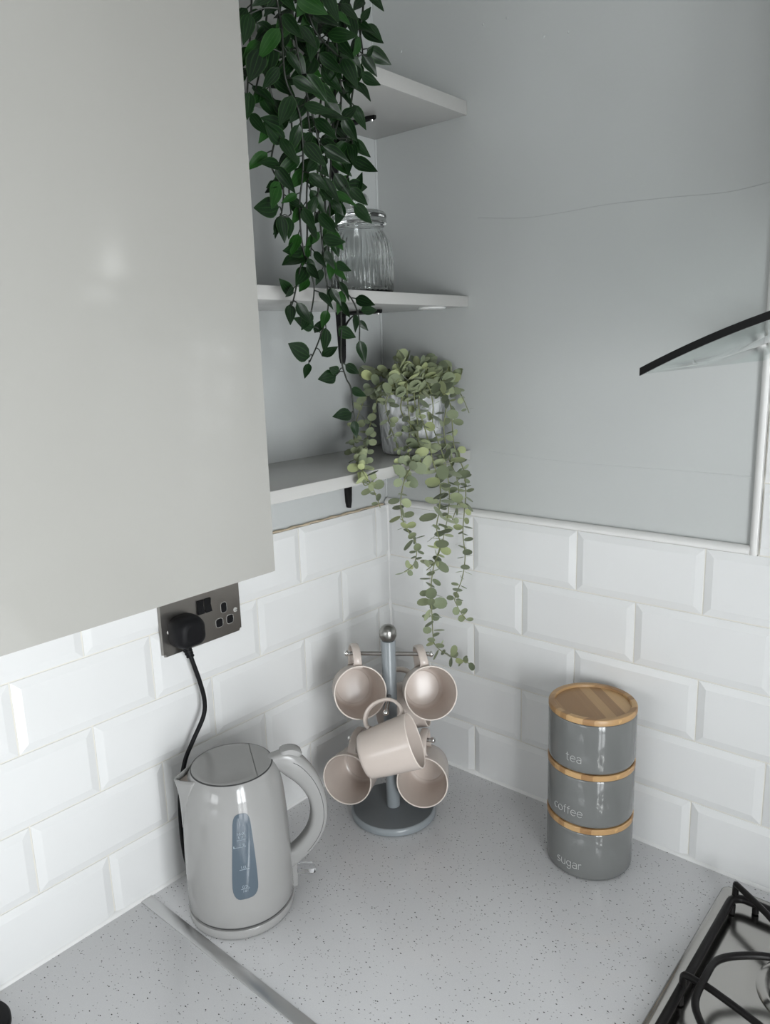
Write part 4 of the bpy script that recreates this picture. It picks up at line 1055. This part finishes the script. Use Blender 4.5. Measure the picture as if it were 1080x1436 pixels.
def support(xa, xb, mir):
    """black pan support: flat outer frame with wire fingers bent towards the burners"""
    X = (lambda x: x) if not mir else (lambda x: xa + xb - x)
    m = MB(); zf = ZT + .0165; ya, yb = -.500, -.0665; s = .0046
    def bar(pts, r=s, sx=1.0): m.tube(smooth_path([(X(x), y, z) for x, y, z in pts], 4), r, 8, sx=sx)
    R = plan(min(X(xa), X(xb)), max(X(xa), X(xb)), ya, yb, .018, zf, 6)
    m.tube(R, .0058, 8, closed=True)
    for x, y in ((xa + .004, yb - .02), (xb - .004, yb - .02), (xa + .004, ya + .02), (xb - .004, ya + .02), (xa + .03, yb), (xa + .002, -.285)):
        m.tube([(X(x), y, zf), (X(x), y, ZT + .0030)], .0048, 8)
    zt = ZT + .0405; cx = .820
    for yy, sg in ((yb, 1), (ya, -1)):
        bar([(xa + .003, yy - sg * .004, zf), (xa + .003, yy - sg * .004, zt - .010), (xa + .004, yy - sg * .005, zt - .003), (xa + .009, yy - sg * .010, zt), (xa + .055, yy - sg * .043, zt), (cx - .022, -.176 + .022 if sg > 0 else -.395 - .022, zt)])
        bar([(xb - .003, yy - sg * .004, zf), (xb - .003, yy - sg * .004, zt - .010), (xb - .004, yy - sg * .005, zt - .003), (xb - .009, yy - sg * .010, zt), (xb - .055, yy - sg * .043, zt), (cx + .022, -.176 + .022 if sg > 0 else -.395 - .022, zt)])
    for xe, sg in ((xa, 1), (xb, -1)):
        bar([(xe + sg * .001, -.274, zf), (xe + sg * .002, -.275, zt - .006), (xe + sg * .008, -.277, zt - .001), (xe + sg * .020, -.279, zt), (xe + sg * .038, -.281, zt), (cx - sg * .03, -.297, zt), (cx - sg * .008, -.303, zt - .004)])
        bar([(cx - sg * .024, -.186, zt + .003), (xe + sg * .076, -.189, zt + .003), (xe + sg * .045, -.212, zt + .003), (xe + sg * .028, -.236, zt + .003), (xe + sg * .0265, -.270, zt + .006), (xe + sg * .028, -.312, zt + .003), (xe + sg * .045, -.340, zt + .003), (xe + sg * .076, -.372, zt + .003), (cx - sg * .024, -.385, zt + .003)])
    return m.build('pan_support', M['iron'], hb, smooth=60)
support(.6955, .9550, False)
m = support(.6955, .9550, False); m.location.x += .2755
for k in range(4):
    m = MB(); m.lathe([(0, ZT + .0012), (.017, ZT + .0012), (.0165, ZT + .018), (.014, ZT + .020), (0, ZT + .020)], 32, (.863 + .066 * k, -.512, 0)); m.build('knob', M['black'], hb)

# ------------------------------------------------------------------ cooker hood
hd = thing('cooker_hood', 'curved glass cooker hood with black front edge, right side of the photo', 'hood', (0.97, -0.2, 1.69))
HR, HXC = .59, .97
def arc_z(x): return 1.6785 + (.15 - ((x - HXC) ** 2) / (2 * HR)) - (.15 - .3 ** 2 / (2 * HR))
N_ = 40; TH = .0060
m = MB(); xs = [.670 + .600 * k / N_ for k in range(N_ + 1)]
yf, ybk = -.408, -.0045
loop = [(x, arc_z(x)) for x in xs] + [(x, arc_z(x) - TH) for x in reversed(xs)]
A = [[V((x, yf, z)) for x, z in loop], [V((x, ybk, z)) for x, z in loop]]
n = len(loop); m.add(A[0] + A[1], [(k, (k + 1) % n, n + (k + 1) % n, n + k) for k in range(n)])
for base in (0, n): m.add([(A[0] if base == 0 else A[1])[k] for k in range(n)], [(k, k + 1, n - 2 - k, n - 1 - k) for k in range(N_)])
gl = m.build('glass_canopy', M['hood_glass'], hd, smooth=30); gl['label'] = 'clear curved glass canopy'
bm = bmesh.new(); bm.from_mesh(gl.data); bmesh.ops.remove_doubles(bm, verts=bm.verts[:], dist=1e-5); bmesh.ops.recalc_face_normals(bm, faces=bm.faces[:]); bm.to_mesh(gl.data); bm.free()
m = MB(); A = []
for x in [.6685 + .603 * k / N_ for k in range(N_ + 1)]:
    z = arc_z(x); A.append([V((x, yf - .0035, z - TH - .0006)), V((x, yf - .0035, z + .0006)), V((x, yf - .0004, z + .0006)), V((x, yf - .0004, z - TH - .0006)), V((x, yf - .0035, z - TH - .0006))])
m.grid(A); m.add(A[0][:4], [(0, 1, 2, 3)]); m.add(A[-1][:4], [(0, 1, 2, 3)])
m.build('front_edge', M['edge_black'], hd, smooth=30)['label'] = 'black front edge of the glass'
m = MB(); m.bbox(.82, 1.12, -.33, -.006, arc_z(.97) + .001, 1.80, .003); m.build('motor_housing', M['steel'], hd, smooth=30)
m = MB(); m.bbox(.85, 1.09, -.27, -.0075, 1.801, ZC - .002, .002); m.build('chimney', M['steel'], hd, smooth=30)

# ------------------------------------------------------------------ black tub in the lower left corner
bp = thing('storage_tub', 'round black lidded tub cut off by the lower left corner of the photo', 'tub', (0.069, -0.8655, ZT))
c = (0.069, -0.8655, ZT)
m = MB(); m.lathe([(0, .0004), (.036, .0004), (.038, .002), (.0395, .0185), (0, .0185)], 64, c); m.build('body', M['black'], bp, smooth=40)
m = MB(); m.lathe([(0, .0187), (.0405, .0187), (.0412, .0200), (.0412, .0255), (.0395, .0285), (.034, .0300), (0, .0312)], 64, c); m.build('lid', M['black'], bp, smooth=40)

# ------------------------------------------------------------------ camera
Rm = Matrix(((0.75870784, 0.65067035, -0.03147231), (0.11290136, -0.17892171, -0.97736396), (-0.64157283, 0.73798043, -0.20920887)))
cam_d = bpy.data.cameras.new('camera'); cam = bpy.data.objects.new('camera', cam_d); COL.objects.link(cam)
rt, dn, fw = V(Rm[0]), V(Rm[1]), V(Rm[2])
rot = Matrix((rt, -dn, -fw)).transposed()
cam.matrix_world = Matrix.Translation((0.9538, -1.1035, 1.7022)) @ rot.to_4x4()
cam_d.sensor_fit = 'VERTICAL'; cam_d.sensor_height = 36.0; cam_d.sensor_width = 36.0 * 1080 / 1436
cam_d.lens = 36.0 * 1063.96 / 1436; cam_d.clip_start = 0.02; cam_d.clip_end = 100
scene.camera = cam

# ------------------------------------------------------------------ light
def area(name, loc, to, sx, sy, power, col):
    l = bpy.data.lights.new(name, 'AREA'); l.shape = 'RECTANGLE'; l.size = sx; l.size_y = sy; l.energy = power; l.color = col
    o = bpy.data.objects.new(name, l); COL.objects.link(o); o.location = loc
    o.rotation_euler = (V(to) - V(loc)).to_track_quat('-Z', 'Y').to_euler(); return o
yd = (DY0 + DY1) / 2
area('door_daylight_sky', (XW + .12, yd, 1.43), (0, yd, 1.43), DY1 - DY0, .78, 31, (0.95, 0.98, 1.0))
area('door_daylight_ground', (XW + .12, yd, .60), (0, yd, .60), DY1 - DY0, .86, 9, (0.98, 0.99, 1.0))
area('rear_fill_light', ((WX0 + WX1) / 2, YR - .12, (WZ0 + WZ1) / 2), ((WX0 + WX1) / 2, 0, (WZ0 + WZ1) / 2), WX1 - WX0, WZ1 - WZ0, 20, (0.97, 0.99, 1.0))  # added fill lamp at the made-up rear window, brightens the right wall
wd = bpy.data.worlds.new('daylight'); scene.world = wd; wd.use_nodes = True
wd.node_tree.nodes['Background'].inputs['Color'].default_value = (0.85, 0.93, 1.0, 1)
wd.node_tree.nodes['Background'].inputs['Strength'].default_value = 1.0
scene.view_settings.view_transform = 'Standard'; scene.view_settings.look = 'None'
scene.view_settings.gamma = 1.0; scene.view_settings.use_curve_mapping = False
scene.view_settings.exposure = 0.08
